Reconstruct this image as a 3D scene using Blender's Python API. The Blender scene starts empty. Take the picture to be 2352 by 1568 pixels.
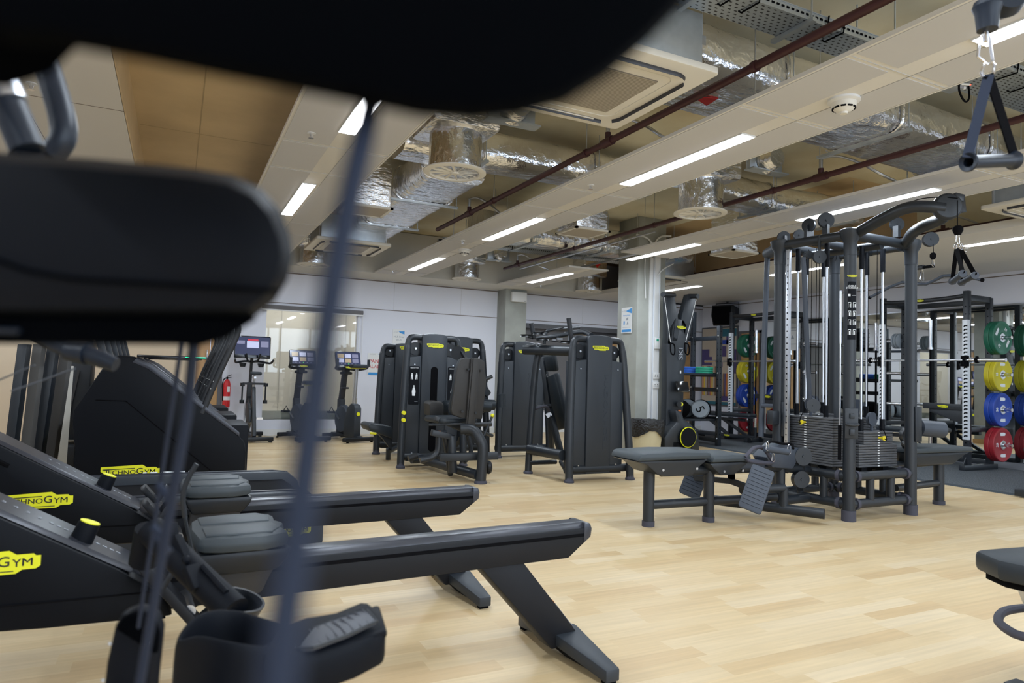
import bpy, bmesh, math, random
from mathutils import Vector, Matrix
random.seed(7)
PI = math.pi
SC = bpy.context.scene
COL = SC.collection
V = Vector

# ---------------------------------------------------------------- camera model (24 mm, slightly rolled)
W, H, F = 2352, 1568, 1568.0
CX, CY, CAMZ = W/2, H/2, 1.09
v1 = V((403-CX, -(836-CY), -F)); v2 = V((4450-CX, -(958-CY), -F))
ay = v1.normalized(); az = v2.cross(ay).normalized(); ax = ay.cross(az)
ROT = Matrix((ax, ay, az))            # camera -> world
CAM = V((0, 0, CAMZ))
def ray(px, py): return ROT @ V(((px-CX)/F, -(py-CY)/F, -1))
def PZ(px, py, z=0.0): d = ray(px, py); return CAM + d*((z-CAMZ)/d.z)
def PX(px, py, x): d = ray(px, py); return CAM + d*(x/d.x)
def PY(px, py, y): d = ray(px, py); return CAM + d*(y/d.y)
def PD(px, py, D): return CAM + ray(px, py)*D

# ---------------------------------------------------------------- materials
MAT = {}
def nodes(name):
    m = bpy.data.materials.new(name); m.use_nodes = True
    nt = m.node_tree; b = nt.nodes['Principled BSDF']; MAT[name] = m
    return m, nt, b
def N(nt, t, **kw):
    n = nt.nodes.new(t)
    for k, v in kw.items():
        if k in n.inputs: n.inputs[k].default_value = v
        else: setattr(n, k, v)
    return n
def L(nt, a, b): nt.links.new(a, b)
def mat(name, col, rough=.5, metal=0., bump=None, var=None, emit=None, spec=None, coat=0):
    m, nt, b = nodes(name)
    b.inputs['Base Color'].default_value = (*col, 1); b.inputs['Roughness'].default_value = rough
    b.inputs['Metallic'].default_value = metal
    if spec is not None: b.inputs['Specular IOR Level'].default_value = spec
    if coat: b.inputs['Coat Weight'].default_value = coat
    if emit: b.inputs['Emission Color'].default_value = (*emit[0], 1); b.inputs['Emission Strength'].default_value = emit[1]
    if bump or var:
        tc = N(nt, 'ShaderNodeTexCoord')
    if bump:      # (scale, strength, distance, stretch)
        mp = N(nt, 'ShaderNodeMapping'); mp.inputs['Scale'].default_value = bump[3] if len(bump) > 3 else (1, 1, 1)
        L(nt, tc.outputs['Object'], mp.inputs[0])
        no = N(nt, 'ShaderNodeTexNoise', Scale=bump[0], Detail=4); L(nt, mp.outputs[0], no.inputs['Vector'])
        bp = N(nt, 'ShaderNodeBump', Strength=bump[1], Distance=bump[2]); L(nt, no.outputs['Fac'], bp.inputs['Height'])
        L(nt, bp.outputs[0], b.inputs['Normal'])
    if var:       # (scale, other colour, detail)
        no = N(nt, 'ShaderNodeTexNoise', Scale=var[0], Detail=var[2] if len(var) > 2 else 3)
        L(nt, tc.outputs['Object'], no.inputs['Vector'])
        mr = N(nt, 'ShaderNodeMapRange'); mr.inputs[1].default_value = .35; mr.inputs[2].default_value = .65
        L(nt, no.outputs['Fac'], mr.inputs[0])
        mx = N(nt, 'ShaderNodeMix', data_type='RGBA'); mx.inputs[6].default_value = (*col, 1); mx.inputs[7].default_value = (*var[1], 1)
        L(nt, mr.outputs[0], mx.inputs[0]); L(nt, mx.outputs[2], b.inputs['Base Color'])
    return m
def math_n(nt, op, a, b=None):
    n = N(nt, 'ShaderNodeMath', operation=op)
    for i, v in enumerate((a, b)):
        if v is None: continue
        if isinstance(v, (int, float)): n.inputs[i].default_value = v
        else: L(nt, v, n.inputs[i])
    return n.outputs[0]

mat('frame', (.015, .019, .025), .42, bump=(900, .15, .0004))
mat('frame_dark', (.012, .014, .018), .5)
mat('shroud', (.023, .029, .038), .50, bump=(1400, .25, .0004))
mat('shroud_dark', (.0030, .0040, .0065), .5, spec=.14)
mat('rower_black', (.008, .009, .012), .5, spec=.25)
mat('plastic', (.007, .009, .012), .38, spec=.4)
mat('gloss_black', (.008, .009, .011), .12)
mat('vinyl', (.013, .019, .026), .48, bump=(1600, .12, .0003))
mat('vinyl_light', (.036, .046, .054), .55, bump=(1600, .12, .0003))
mat('rail_gloss', (.040, .043, .055), .30, metal=.2)
mat('pad_back', (.028, .026, .025), .6)
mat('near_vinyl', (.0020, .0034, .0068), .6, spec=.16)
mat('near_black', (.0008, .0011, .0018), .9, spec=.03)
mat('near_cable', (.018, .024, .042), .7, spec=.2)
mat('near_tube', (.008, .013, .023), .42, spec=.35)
mat('rubber', (.050, .050, .070), .7)
mat('grey_rubber', (.075, .080, .095), .6)
mat('weight_grey', (.075, .078, .086), .45)
mat('slate', (.040, .050, .070), .5, bump=(500, .2, .0005))
mat('chrome', (.75, .76, .80), .16, metal=1)
mat('steel', (.58, .60, .64), .33, metal=1)
mat('alu', (.55, .57, .62), .35, metal=.8)
mat('galv', (.52, .57, .62), .40, metal=.75, var=(9, (.44, .49, .54)))
mat('foil', (.86, .87, .90), .22, metal=1, bump=(6, .75, .04, (1, 2.6, 1)))
mat('foil_box', (.86, .87, .90), .26, metal=1, bump=(8, .7, .03, (1, 1, 3)))
mat('white', (.72, .72, .71), .5)
mat('white_metal', (.66, .69, .74), .35)
mat('hole', (.003, .003, .004), .9, spec=.1)
mat('cream', (.70, .67, .60), .5)
mat('ac_grille', (.40, .355, .29), .6)
mat('ac_slot', (.03, .03, .035), .4)
mat('red_pipe', (.050, .012, .015), .5)
mat('red', (.60, .02, .025), .35)
mat('red_arrow', (.80, .03, .03), .5)
mat('yellow', (.80, .76, .02), .4)
mat('logo_yellow', (.78, .78, .015), .45)
mat('logo_ink', (.012, .012, .015), .5)
mat('pin_yellow', (.85, .70, .03), .35)
mat('white_ink', (.78, .80, .82), .5)
mat('grey_ink', (.30, .32, .36), .5)
mat('blue_ink', (.03, .26, .62), .5)
mat('red_ink', (.55, .04, .05), .5)
mat('orange', (.75, .20, .03), .5)
mat('sticker', (.33, .33, .38), .5)
mat('plate_green', (.012, .13, .075), .5); mat('plate_yellow', (.62, .52, .02), .5)
mat('plate_blue', (.012, .055, .36), .5); mat('plate_red', (.33, .015, .025), .5)
mat('disc_blue', (.03, .14, .60), .5); mat('disc_green', (.02, .33, .20), .5)
mat('ball_grey', (.27, .31, .35), .6)
mat('wood', (.50, .30, .13), .45, var=(7, (.42, .24, .10)))
mat('bin_cream', (.62, .55, .36), .5)
mat('bin_bag', (.006, .006, .007), .18, bump=(35, 1., .02))
mat('curtain', (.10, .095, .09), .8)
mat('green_led', (.0, .2, .1), .5, emit=((.02, 1, .45), 2.5))
mat('led_red', (.8, .05, .02), .5, emit=((1, .1, .05), 2))
mat('light_panel', (1, 1, 1), .5, emit=((.93, .95, 1.0), 14))
mat('wall_white', (.70, .71, .78), .6, bump=(120, .05, .002))
mat('wall_beige', (.62, .50, .36), .6)
mat('raft', (.70, .68, .64), .6)
mat('raft_tile', (.56, .56, .575), .8, bump=(500, .2, .001))
mat('raft_edge', (.72, .70, .66), .5)
mat('ceil_beige', (.66, .63, .58), .7, bump=(200, .05, .001))
mat('groove', (.16, .12, .09), .8)
mat('joint', (.46, .45, .43), .8); mat('seam', (.42, .32, .19), .8)
mat('soffit', (.76, .73, .58), .75, var=(1.1, (.58, .50, .33), 5), bump=(30, .08, .01))
mat('soffit_brown', (.62, .47, .28), .7, var=(1.7, (.52, .39, .23), 6), bump=(30, .08, .01))
mat('bulkhead', (.60, .59, .55), .7)
mat('concrete', (.37, .38, .345), .75, var=(3, (.30, .305, .275), 6), bump=(60, .15, .004))
mat('concrete_pale', (.44, .46, .42), .75, var=(2, (.38, .40, .36), 6))
mat('blind', (.15, .145, .15), .8)
mat('frame_grey', (.10, .10, .11), .5)
mat('inner_wall', (.60, .58, .53), .7)
mat('purple', (.075, .055, .17), .6); mat('teal', (.02, .13, .18), .6); mat('mural_cream', (.50, .42, .33), .7)
mat('stripe_yellow', (.75, .52, .05), .6); mat('stripe_orange', (.55, .17, .05), .6); mat('stripe_brown', (.20, .12, .08), .6)
mat('mat_edge', (.035, .045, .055), .8)
mat('blue_mat', (.02, .10, .22), .7)

def floor_material():
    m, nt, b = nodes('plank_floor')
    g = N(nt, 'ShaderNodeNewGeometry'); s = N(nt, 'ShaderNodeSeparateXYZ'); L(nt, g.outputs['Position'], s.inputs[0])
    row = math_n(nt, 'FLOOR', math_n(nt, 'DIVIDE', s.outputs[1], .0925))
    wn = N(nt, 'ShaderNodeTexWhiteNoise', noise_dimensions='1D'); L(nt, row, wn.inputs['W'])
    off = math_n(nt, 'ADD', s.outputs[0], math_n(nt, 'MULTIPLY', wn.outputs['Value'], .52))
    col = math_n(nt, 'FLOOR', math_n(nt, 'DIVIDE', off, .52))
    cb = N(nt, 'ShaderNodeCombineXYZ'); L(nt, row, cb.inputs[0]); L(nt, col, cb.inputs[1])
    w2 = N(nt, 'ShaderNodeTexWhiteNoise', noise_dimensions='3D'); L(nt, cb.outputs[0], w2.inputs['Vector'])
    rmp = N(nt, 'ShaderNodeValToRGB'); L(nt, w2.outputs['Value'], rmp.inputs[0])
    e = rmp.color_ramp.elements; e[0].color = (.53, .375, .200, 1); e[1].color = (.635, .510, .335, 1)
    for p, c in ((.3, (.575, .428, .238, 1)), (.6, (.595, .452, .262, 1)), (.85, (.61, .475, .290, 1))):
        x = e.new(p); x.color = c
    mp = N(nt, 'ShaderNodeMapping'); mp.inputs['Scale'].default_value = (1.2, 22, 1); L(nt, g.outputs['Position'], mp.inputs[0])
    vd = N(nt, 'ShaderNodeVectorMath', operation='ADD'); L(nt, mp.outputs[0], vd.inputs[0]); L(nt, w2.outputs['Color'], vd.inputs[1])
    no = N(nt, 'ShaderNodeTexNoise', Scale=2.2, Detail=5); L(nt, vd.outputs[0], no.inputs['Vector'])
    mr = N(nt, 'ShaderNodeMapRange'); mr.inputs[1].default_value = .3; mr.inputs[2].default_value = .7; mr.inputs[3].default_value = .90; mr.inputs[4].default_value = 1.05
    L(nt, no.outputs['Fac'], mr.inputs[0])
    mx = N(nt, 'ShaderNodeVectorMath', operation='SCALE'); L(nt, rmp.outputs[0], mx.inputs[0]); L(nt, mr.outputs[0], mx.inputs['Scale'])
    L(nt, mx.outputs[0], b.inputs['Base Color']); b.inputs['Roughness'].default_value = .42
    b.inputs['Specular IOR Level'].default_value = .4
floor_material()
def speckle_material():
    m, nt, b = nodes('rubber_floor')
    tc = N(nt, 'ShaderNodeTexCoord'); no = N(nt, 'ShaderNodeTexNoise', Scale=90, Detail=2); L(nt, tc.outputs['Object'], no.inputs['Vector'])
    rmp = N(nt, 'ShaderNodeValToRGB'); L(nt, no.outputs['Fac'], rmp.inputs[0])
    e = rmp.color_ramp.elements; e[0].position = .45; e[0].color = (.035, .042, .050, 1); e[1].position = .68; e[1].color = (.17, .19, .21, 1)
    L(nt, rmp.outputs[0], b.inputs['Base Color']); b.inputs['Roughness'].default_value = .75
speckle_material()
def perforated(name, base, hole, sx, sy, rad, metal, ax2='XY'):
    m, nt, b = nodes(name)
    tc = N(nt, 'ShaderNodeTexCoord'); s = N(nt, 'ShaderNodeSeparateXYZ'); L(nt, tc.outputs['Object'], s.inputs[0])
    o = {'X': 0, 'Y': 1, 'Z': 2}
    u = math_n(nt, 'DIVIDE', s.outputs[o[ax2[0]]], sx); v = math_n(nt, 'DIVIDE', s.outputs[o[ax2[1]]], sy)
    sh = math_n(nt, 'MULTIPLY', math_n(nt, 'FLOOR', v), .5)
    fu = math_n(nt, 'ABSOLUTE', math_n(nt, 'SUBTRACT', math_n(nt, 'FRACT', math_n(nt, 'ADD', u, sh)), .5))
    fv = math_n(nt, 'ABSOLUTE', math_n(nt, 'SUBTRACT', math_n(nt, 'FRACT', v), .5))
    hit = math_n(nt, 'MULTIPLY', math_n(nt, 'LESS_THAN', fu, rad[0]), math_n(nt, 'LESS_THAN', fv, rad[1]))
    mx = N(nt, 'ShaderNodeMix', data_type='RGBA'); mx.inputs[6].default_value = (*base, 1); mx.inputs[7].default_value = (*hole, 1)
    L(nt, hit, mx.inputs[0]); L(nt, mx.outputs[2], b.inputs['Base Color'])
    b.inputs['Roughness'].default_value = .45
    L(nt, math_n(nt, 'MULTIPLY', math_n(nt, 'SUBTRACT', 1, hit), metal), b.inputs['Metallic'])
perforated('tray', (.44, .50, .57), (.01, .012, .016), .042, .026, (.22, .16), .8)
perforated('grille', (.42, .38, .31), (.22, .19, .15), .05, .014, (.6, .25), 0)
def glass_material():
    m, nt, b = nodes('glass')
    b.inputs['Base Color'].default_value = (.93, .95, .92, 1); b.inputs['Roughness'].default_value = .02
    b.inputs['Transmission Weight'].default_value = 1; b.inputs['IOR'].default_value = 1.5
glass_material()
mat('mirror', (.80, .83, .82), .012, metal=1)
mat('screen', (.01, .01, .02), .15, emit=((.035, .045, .10), 1.0))
mat('screen_white', (.02, .02, .03), .2, emit=((.55, .60, .85), 1.0))
mat('screen_mid', (.02, .02, .03), .2, emit=((.22, .23, .36), 1.0))
mat('screen_red', (.02, .01, .01), .2, emit=((.6, .04, .08), 1.0))
mat('screen_warm', (.02, .02, .01), .2, emit=((.45, .36, .25), 1.0))
mat('screen_green', (.01, .03, .01), .2, emit=((.10, .75, .15), 1.0))

# ---------------------------------------------------------------- mesh builder
class MB:
    def __init__(s): s.v = []; s.f = []; s.m = []; s.M = Matrix.Identity(4)
    def _add(s, vs, fs, m=0):
        o = len(s.v); s.v += [s.M @ V(x) for x in vs]; s.f += [tuple(i+o for i in f) for f in fs]; s.m += [m]*len(fs); return s
    def at(s, loc=(0, 0, 0), rot=(0, 0, 0)):
        from mathutils import Euler
        s.M = Matrix.Translation(V(loc)) @ Euler(rot).to_matrix().to_4x4(); return s
    def box(s, c, d, m=0, rz=0, rx=0, ry=0):
        from mathutils import Euler
        R = Euler((rx, ry, rz)).to_matrix(); c = V(c); h = [x/2 for x in d]
        vs = [c + R @ V((x*h[0], y*h[1], z*h[2])) for z in (-1, 1) for y in (-1, 1) for x in (-1, 1)]
        return s._add(vs, [(0, 2, 3, 1), (4, 5, 7, 6), (0, 1, 5, 4), (2, 6, 7, 3), (0, 4, 6, 2), (1, 3, 7, 5)], m)
    def bb(s, a, b, m=0):   # box from corner to corner
        return s.box([(a[i]+b[i])/2 for i in range(3)], [abs(a[i]-b[i]) for i in range(3)], m)
    def bar(s, p, q, w, h, m=0, up=(0, 0, 1)):   # rectangular bar p->q
        p, q = V(p), V(q); d = (q-p).normalized(); up = V(up)
        if abs(d.dot(up)) > .99: up = V((1, 0, 0))
        r = d.cross(up).normalized(); u = r.cross(d)
        vs = [e + r*(a*w/2) + u*(b*h/2) for e in (p, q) for a, b in ((-1, -1), (1, -1), (1, 1), (-1, 1))]
        return s._add(vs, [(0, 1, 2, 3), (7, 6, 5, 4), (0, 4, 5, 1), (1, 5, 6, 2), (2, 6, 7, 3), (3, 7, 4, 0)], m)
    def tube(s, pts, r, n=12, m=0, closed=False, sy=1.0):
        pts = [V(p) for p in pts]; k = len(pts); rs = r if isinstance(r, (list, tuple)) else [r]*k
        T = []
        for i in range(k):
            a = pts[(i-1) % k] if (closed or i > 0) else pts[i]; b = pts[(i+1) % k] if (closed or i < k-1) else pts[i]
            T.append((b-a).normalized())
        nrm = T[0].orthogonal().normalized(); 
        if abs(T[0].z) < .9: nrm = (V((0, 0, 1)) - T[0]*T[0].z).normalized()
        vs = []
        for i in range(k):
            if i: 
                nrm = (nrm - T[i]*nrm.dot(T[i]))
                nrm = nrm.normalized() if nrm.length > 1e-6 else T[i].orthogonal().normalized()
            bn = T[i].cross(nrm)
            for j in range(n):
                a = 2*PI*j/n; vs.append(pts[i] + nrm*(math.cos(a)*rs[i]) + bn*(math.sin(a)*rs[i]*sy))
        fs = []
        for i in range(k if closed else k-1):
            i2 = (i+1) % k
            for j in range(n): fs.append((i*n+j, i*n+(j+1) % n, i2*n+(j+1) % n, i2*n+j))
        if not closed: fs += [tuple(range(n-1, -1, -1)), tuple((k-1)*n+j for j in range(n))]
        return s._add(vs, fs, m)
    def cyl(s, p, q, r, n=16, m=0, r2=None): return s.tube([p, q], [r, r if r2 is None else r2], n, m)
    def lathe(s, prof, o=(0, 0, 0), axis=(0, 0, 1), n=24, m=0, cap=True):
        o = V(o); A = V(axis).normalized(); u = A.orthogonal().normalized(); w = A.cross(u)
        vs = [o + A*z + (u*math.cos(2*PI*j/n) + w*math.sin(2*PI*j/n))*r for r, z in prof for j in range(n)]
        fs = [(i*n+j, i*n+(j+1) % n, (i+1)*n+(j+1) % n, (i+1)*n+j) for i in range(len(prof)-1) for j in range(n)]
        if cap: fs += [tuple(range(n-1, -1, -1)), tuple((len(prof)-1)*n+j for j in range(n))]
        return s._add(vs, fs, m)
    def sph(s, c, r, n=16, m=0, sc=(1, 1, 1)):
        k = n//2; prof = [(max(1e-4, math.sin(PI*i/k)), -math.cos(PI*i/k)) for i in range(k+1)]; c = V(c)
        vs = [c + V((p*math.cos(2*PI*j/n)*r*sc[0], p*math.sin(2*PI*j/n)*r*sc[1], z*r*sc[2])) for p, z in prof for j in range(n)]
        fs = [(i*n+j, i*n+(j+1) % n, (i+1)*n+(j+1) % n, (i+1)*n+j) for i in range(k) for j in range(n)]
        return s._add(vs, fs, m)
    def prism(s, poly, o, u, v, w, m=0):     # polygon in (u, v) at o, thickness vector w
        o, u, v, w = V(o), V(u), V(v), V(w); n = len(poly)
        vs = [o + u*a + v*b for a, b in poly] + [o + u*a + v*b + w for a, b in poly]
        fs = [tuple(range(n)), tuple(range(2*n-1, n-1, -1))] + [(i, i+n, (i+1) % n + n, (i+1) % n) for i in range(n)]
        return s._add(vs, fs, m)
    def pts(s, P, w, m=0):                   # world polygon + thickness vector
        P = [V(p) for p in P]; w = V(w); n = len(P)
        fs = [tuple(range(n)), tuple(range(2*n-1, n-1, -1))] + [(i, i+n, (i+1) % n + n, (i+1) % n) for i in range(n)]
        return s._add(P + [p+w for p in P], fs, m)
def rrect(w, h, r, k=5, cx=0, cy=0):
    out = []
    for sx, sy, a0 in ((1, 1, 0), (-1, 1, 90), (-1, -1, 180), (1, -1, 270)):
        for i in range(k+1):
            a = math.radians(a0 + 90*i/k); out.append((cx + sx*(w/2-r) + r*math.cos(a), cy + sy*(h/2-r) + r*math.sin(a)))
    return out
def smooth_path(P, it=2):
    P = [V(p) for p in P]
    for _ in range(it):
        Q = [P[0]]
        for a, b in zip(P, P[1:]): Q += [a*.75+b*.25, a*.25+b*.75]
        P = Q + [P[-1]]
    return P
def arc(c, r, a0, a1, n, u=(1, 0, 0), v=(0, 0, 1)):
    c, u, v = V(c), V(u), V(v); return [c + u*(r*math.cos(a0+(a1-a0)*i/n)) + v*(r*math.sin(a0+(a1-a0)*i/n)) for i in range(n+1)]

def finish(me, bevel, angle=35):
    bm = bmesh.new(); bm.from_mesh(me); bmesh.ops.recalc_face_normals(bm, faces=bm.faces)
    if bevel:
        ed = [e for e in bm.edges if len(e.link_faces) == 2 and e.calc_face_angle(0) > math.radians(40)]
        try: bmesh.ops.bevel(bm, geom=ed, offset=bevel, segments=2, profile=.5, affect='EDGES', clamp_overlap=True)
        except Exception: pass
    bm.to_mesh(me); bm.free()
    for p in me.polygons: p.use_smooth = True
    try: me.set_sharp_from_angle(angle=math.radians(angle))
    except Exception: pass
KEEP = set('tread_groove embossed_lettering handlebar screw bolt bolt_hole notch pictogram lettering printed_text printed_marking scale_marks screen_tile tread_rib tread_ribs wall vane grille_frame window_frame door_frame door_handle mirror_frame perforated_tile tile_joint hanger_wire tray_slot socket_holes print seam bin_liner levelling_pad logo_badge deck_marking weight_number_strip column_hole warning_label chain carabiner painted_area vent_slot fastener instruction_card card_footer housing_screw air_slot louvre rail_slot faceplate small_mark strip_side emblem d_ring snap_hook'.split())
def pieces(mb):
    par = list(range(len(mb.v)))
    def find(a):
        while par[a] != a: par[a] = par[par[a]]; a = par[a]
        return a
    for f in mb.f:
        r = find(f[0])
        for i in f[1:]: par[find(i)] = r
    comp = {}
    for i in range(len(mb.v)): comp.setdefault(find(i), []).append(i)
    if len(comp) < 2 or len(comp) > 40: return None
    ks = list(comp); bb = []
    for k in ks:
        P = [mb.v[i] for i in comp[k]]; bb.append([(min(p[a] for p in P)-.004, max(p[a] for p in P)+.004) for a in range(3)])
    g = list(range(len(ks)))
    def fg(a):
        while g[a] != a: a = g[a]
        return a
    for i in range(len(ks)):
        for j in range(i):
            if all(bb[i][a][0] < bb[j][a][1] and bb[j][a][0] < bb[i][a][1] for a in range(3)): g[fg(i)] = fg(j)
    gr = {}
    for i, k in enumerate(ks): gr.setdefault(fg(i), []).append(k)
    if len(gr) < 2: return None
    out = []
    own = {i: k for k in ks for i in comp[k]}
    for grp in gr.values():
        gs = set(grp); m = MB(); mp = {}
        for f, mi in zip(mb.f, mb.m):
            if own[f[0]] in gs:
                for i in f:
                    if i not in mp: mp[i] = len(m.v); m.v.append(mb.v[i])
                m.f.append(tuple(mp[i] for i in f)); m.m.append(mi)
        out.append(m)
    return out
def O(name, mb, mats, parent=None, bevel=0, angle=35):
    if parent is not None and name not in KEEP:
        ps = pieces(mb)
        if ps:
            os_ = [O1(name, p, mats, parent, bevel, angle) for p in ps]
            return os_[0]
    return O1(name, mb, mats, parent, bevel, angle)
def O1(name, mb, mats, parent=None, bevel=0, angle=35):
    me = bpy.data.meshes.new(name); me.from_pydata([tuple(v) for v in mb.v], [], mb.f)
    if isinstance(mats, str): mats = [mats]
    for m in mats: me.materials.append(MAT[m])
    for p, i in zip(me.polygons, mb.m): p.material_index = i
    finish(me, bevel, angle)
    o = bpy.data.objects.new(name, me); COL.objects.link(o)
    if parent: o.parent = parent
    return o
def T(name, label, cat, loc=(0, 0, 0), rz=0, group=None):
    o = bpy.data.objects.new(name, None); COL.objects.link(o); o.empty_display_size = .1
    o.location = loc; o.rotation_euler = (0, 0, rz); o['label'] = label; o['category'] = cat
    if group: o['group'] = group
    return o
def tag(o, label, cat, group=None):
    o['label'] = label; o['category'] = cat
    if group: o['group'] = group
    return o
def S(name, mb, mats, bevel=0):
    o = O(name, mb, mats, None, bevel); o['kind'] = 'structure'; return o
def kids(o): return [c for c in bpy.data.objects if c.parent == o]
def copy_tree(o, parent=None):
    c = o.copy(); COL.objects.link(c)
    if parent: c.parent = parent
    for ch in kids(o): copy_tree(ch, c)
    return c
def dup(o, loc, rz, label, group=None):
    c = copy_tree(o); c.location = loc; c.rotation_euler = (0, 0, rz); c['label'] = label
    if group: c['group'] = group
    return c
# text as a mesh
TXT = {}
def text_mesh(s, ext=.02, bold=0):
    k = (s, ext, bold)
    if k not in TXT:
        cu = bpy.data.curves.new('letters', 'FONT'); cu.body = s; cu.size = 1; cu.extrude = ext; cu.offset = bold
        cu.align_x = 'CENTER'; cu.align_y = 'CENTER'; cu.resolution_u = 3; cu.space_line = .8
        ob = bpy.data.objects.new('letters', cu); COL.objects.link(ob)
        bpy.context.view_layer.update()
        me = bpy.data.meshes.new_from_object(ob.evaluated_get(bpy.context.evaluated_depsgraph_get()))
        TXT[k] = ([v.co.copy() for v in me.vertices], [tuple(p.vertices) for p in me.polygons])
        bpy.data.objects.remove(ob); bpy.data.curves.remove(cu); bpy.data.meshes.remove(me)
    return TXT[k]
def add_text(mb, s, c, u, v, size, m=0, sx=1., ext=.02, bold=0):
    if 'M' in s: bold = 0
    vs, fs = text_mesh(s, ext, bold); c, u, v = V(c), V(u).normalized(), V(v).normalized(); w = u.cross(v)
    return mb._add([c + u*(p.x*size*sx) + v*(p.y*size) + w*(p.z*size) for p in vs], fs, m)
def logo(parent, c, u, v, width, name='logo_badge', world=False):
    """yellow maker's badge with dark lettering; u = reading direction, v = up"""
    mb = MB(); c, u, v = V(c), V(u).normalized(), V(v).normalized(); w = u.cross(v); k = width
    out = [(-.50, .105), (.20, .135), (.27, .085), (.43, .085), (.455, .06), (.50, .06), (.50, -.055), (.455, -.085), (.33, -.085), (.27, -.125),
           (-.10, -.125), (-.17, -.085), (-.40, -.085), (-.44, -.01), (-.50, .02)]
    mb.prism([(a*k, b*k) for a, b in out], c, u, v, w*.003*max(1, k*4), 0)
    d = w*.0035*max(1, k*4)
    add_text(mb, 'ECHNO', c + d + u*(-.145*k) - v*(.005*k), u, v, .115*k, 1, 1.15, .01, .006)
    add_text(mb, 'G', c + d + u*(.155*k) + v*(.012*k), u, v, .16*k, 1, 1.1, .01, .006)
    add_text(mb, 'Y', c + d + u*(.275*k) - v*(.010*k), u, v, .125*k, 1, 1.1, .01, .006)
    for q in (-.001, .0015): add_text(mb, 'M', c + d + u*((.375+q)*k) - v*(.006*k), u, v, .125*k, 1, 1.2, .01, 0)
    add_text(mb, 'T', c + d + u*(-.40*k) + v*(.0*k), u, v, .15*k, 1, 1.0, .01, .006)
    mb.prism([(-.47*k, .062*k), (.07*k, .078*k), (.07*k, .064*k), (-.47*k, .048*k)], c + d*.98, u, v, w*.0006, 1)
    mb.prism([(-.12*k, -.088*k), (.25*k, -.088*k), (.25*k, -.098*k), (-.12*k, -.098*k)], c + d*.98, u, v, w*.0006, 1)
    if world: mb.M = (Matrix.Translation(parent.location) @ Matrix.Rotation(parent.rotation_euler.z, 4, 'Z')).inverted(); mb.v = [mb.M @ p for p in mb.v]
    o = O(name, mb, ['logo_yellow', 'logo_ink'], parent); o['label'] = 'yellow badge with dark lettering'
    return o
# ================================================================ SETTING
ZR, ZS, YB, XW = 2.64, 3.35, 11.52, 10.28      # raft level, soffit level, back wall, right wall
S('floor', MB().bb((-3.6, -3.2, -.1), (7.86, 11.7, 0)), 'plank_floor')
S('floor', MB().bb((7.86, -3.2, -.1), (XW+.1, 11.7, .012)), 'rubber_floor')
S('trim_1', MB().prism([(-.06, 0), (.0, .014), (.0, 0)], (7.86, -3.2, .0), (1, 0, 0), (0, 0, 1), (0, 14.8, 0)), 'mat_edge')
# back wall with two glazed openings and a door
w = MB()
X1, X2, Z1, Z2 = 1.27, 2.73, .25, 2.02
w.bb((.66, YB, 0), (X1, YB+.15, ZR+.05)).bb((X1, YB, 0), (X2, YB+.15, Z1)).bb((X1, YB, Z2), (X2, YB+.15, ZR+.05))
w.bb((X2, YB, 0), (5.9, YB+.15, ZR+.05)).bb((5.9, YB, 2.05), (8.2, YB+.15, ZR+.05)).bb((8.2, YB, 0), (XW+.15, YB+.15, ZR+.1)).bb((5.9, YB, 0), (8.2, YB+.15, .45))
w.bb((-3.6, YB, ZR-.5), (.66, YB+.15, ZR+.05))
w.bb((-3.6, YB, ZR+.05), (XW+.15, YB+.15, 3.4))
S('wall_back', w, 'wall_white')
g = MB()
for x0, x1 in ((.66, 5.35), (5.75, 10.28)): g.bb((x0, YB-.004, 2.125), (x1, YB+.01, 2.137)).bb((x0, YB-.004, 2.615), (x1, YB+.01, 2.632))
S('trim_2', g, 'groove')
S('trim_9', MB().bb((3.35, YB-.002, 2.137), (3.353, YB+.01, 2.62)).bb((4.6, YB-.002, 2.137), (4.603, YB+.01, 2.62)).bb((7.2, YB-.002, 2.137), (7.203, YB+.01, 2.62)).bb((8.6, YB-.002, 2.137), (8.603, YB+.01, 2.62)), 'joint')
S('wall_left', MB().bb((-3.6, YB, 0), (.28, YB+.15, ZR-.5)), 'wall_beige')
S('wall_left', MB().bb((-3.75, -3.2, 0), (-3.6, YB+.15, 3.4)), 'wall_white')
S('wall_front', MB().bb((-3.75, -3.35, 0), (XW+.15, -3.2, .85)).bb((-3.75, -3.35, 2.6), (XW+.15, -3.2, 3.45)).bb((-3.75, -3.35, .85), (-1.5, -3.2, 2.6)).bb((9.0, -3.35, .85), (XW+.15, -3.2, 2.6)), 'wall_white')
wn = S('window_4', MB().bb((-1.5, -3.30, .85), (9.0, -3.24, .90)).bb((-1.5, -3.30, 2.55), (9.0, -3.24, 2.6)), 'frame_grey')
for q in range(8): O('window_mullion', MB().bb((-1.5+q*1.5-.03, -3.30, .9), (-1.5+q*1.5+.03, -3.24, 2.55)), 'frame_grey', wn)
a = bpy.data.lights.new('daylight', 'AREA'); a.shape = 'RECTANGLE'; a.size = 10.4; a.size_y = 1.65; a.energy = 180; a.color = (.72, .86, 1)
o = bpy.data.objects.new('daylight', a); COL.objects.link(o); o.location = (3.75, -3.4, 1.72); o.rotation_euler = (PI/2, 0, 0)
S('wall_right', MB().bb((XW, -3.2, 0), (XW+.15, YB+.15, 3.4)), 'wall_white')
S('trim_3', MB().bb((XW-.006, -3, 2.655), (XW+.01, YB, 2.668)).bb((XW-.004, 9.75, 1.6), (XW+.01, 10.4, 1.605)), 'groove')
S('baseboard_back', MB().bb((.66, YB-.015, 0), (XW, YB, .10)), 'white')
S('baseboard_right', MB().bb((XW-.03, 2, .012), (XW-.012, 9.7, .09)), 'alu')
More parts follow.
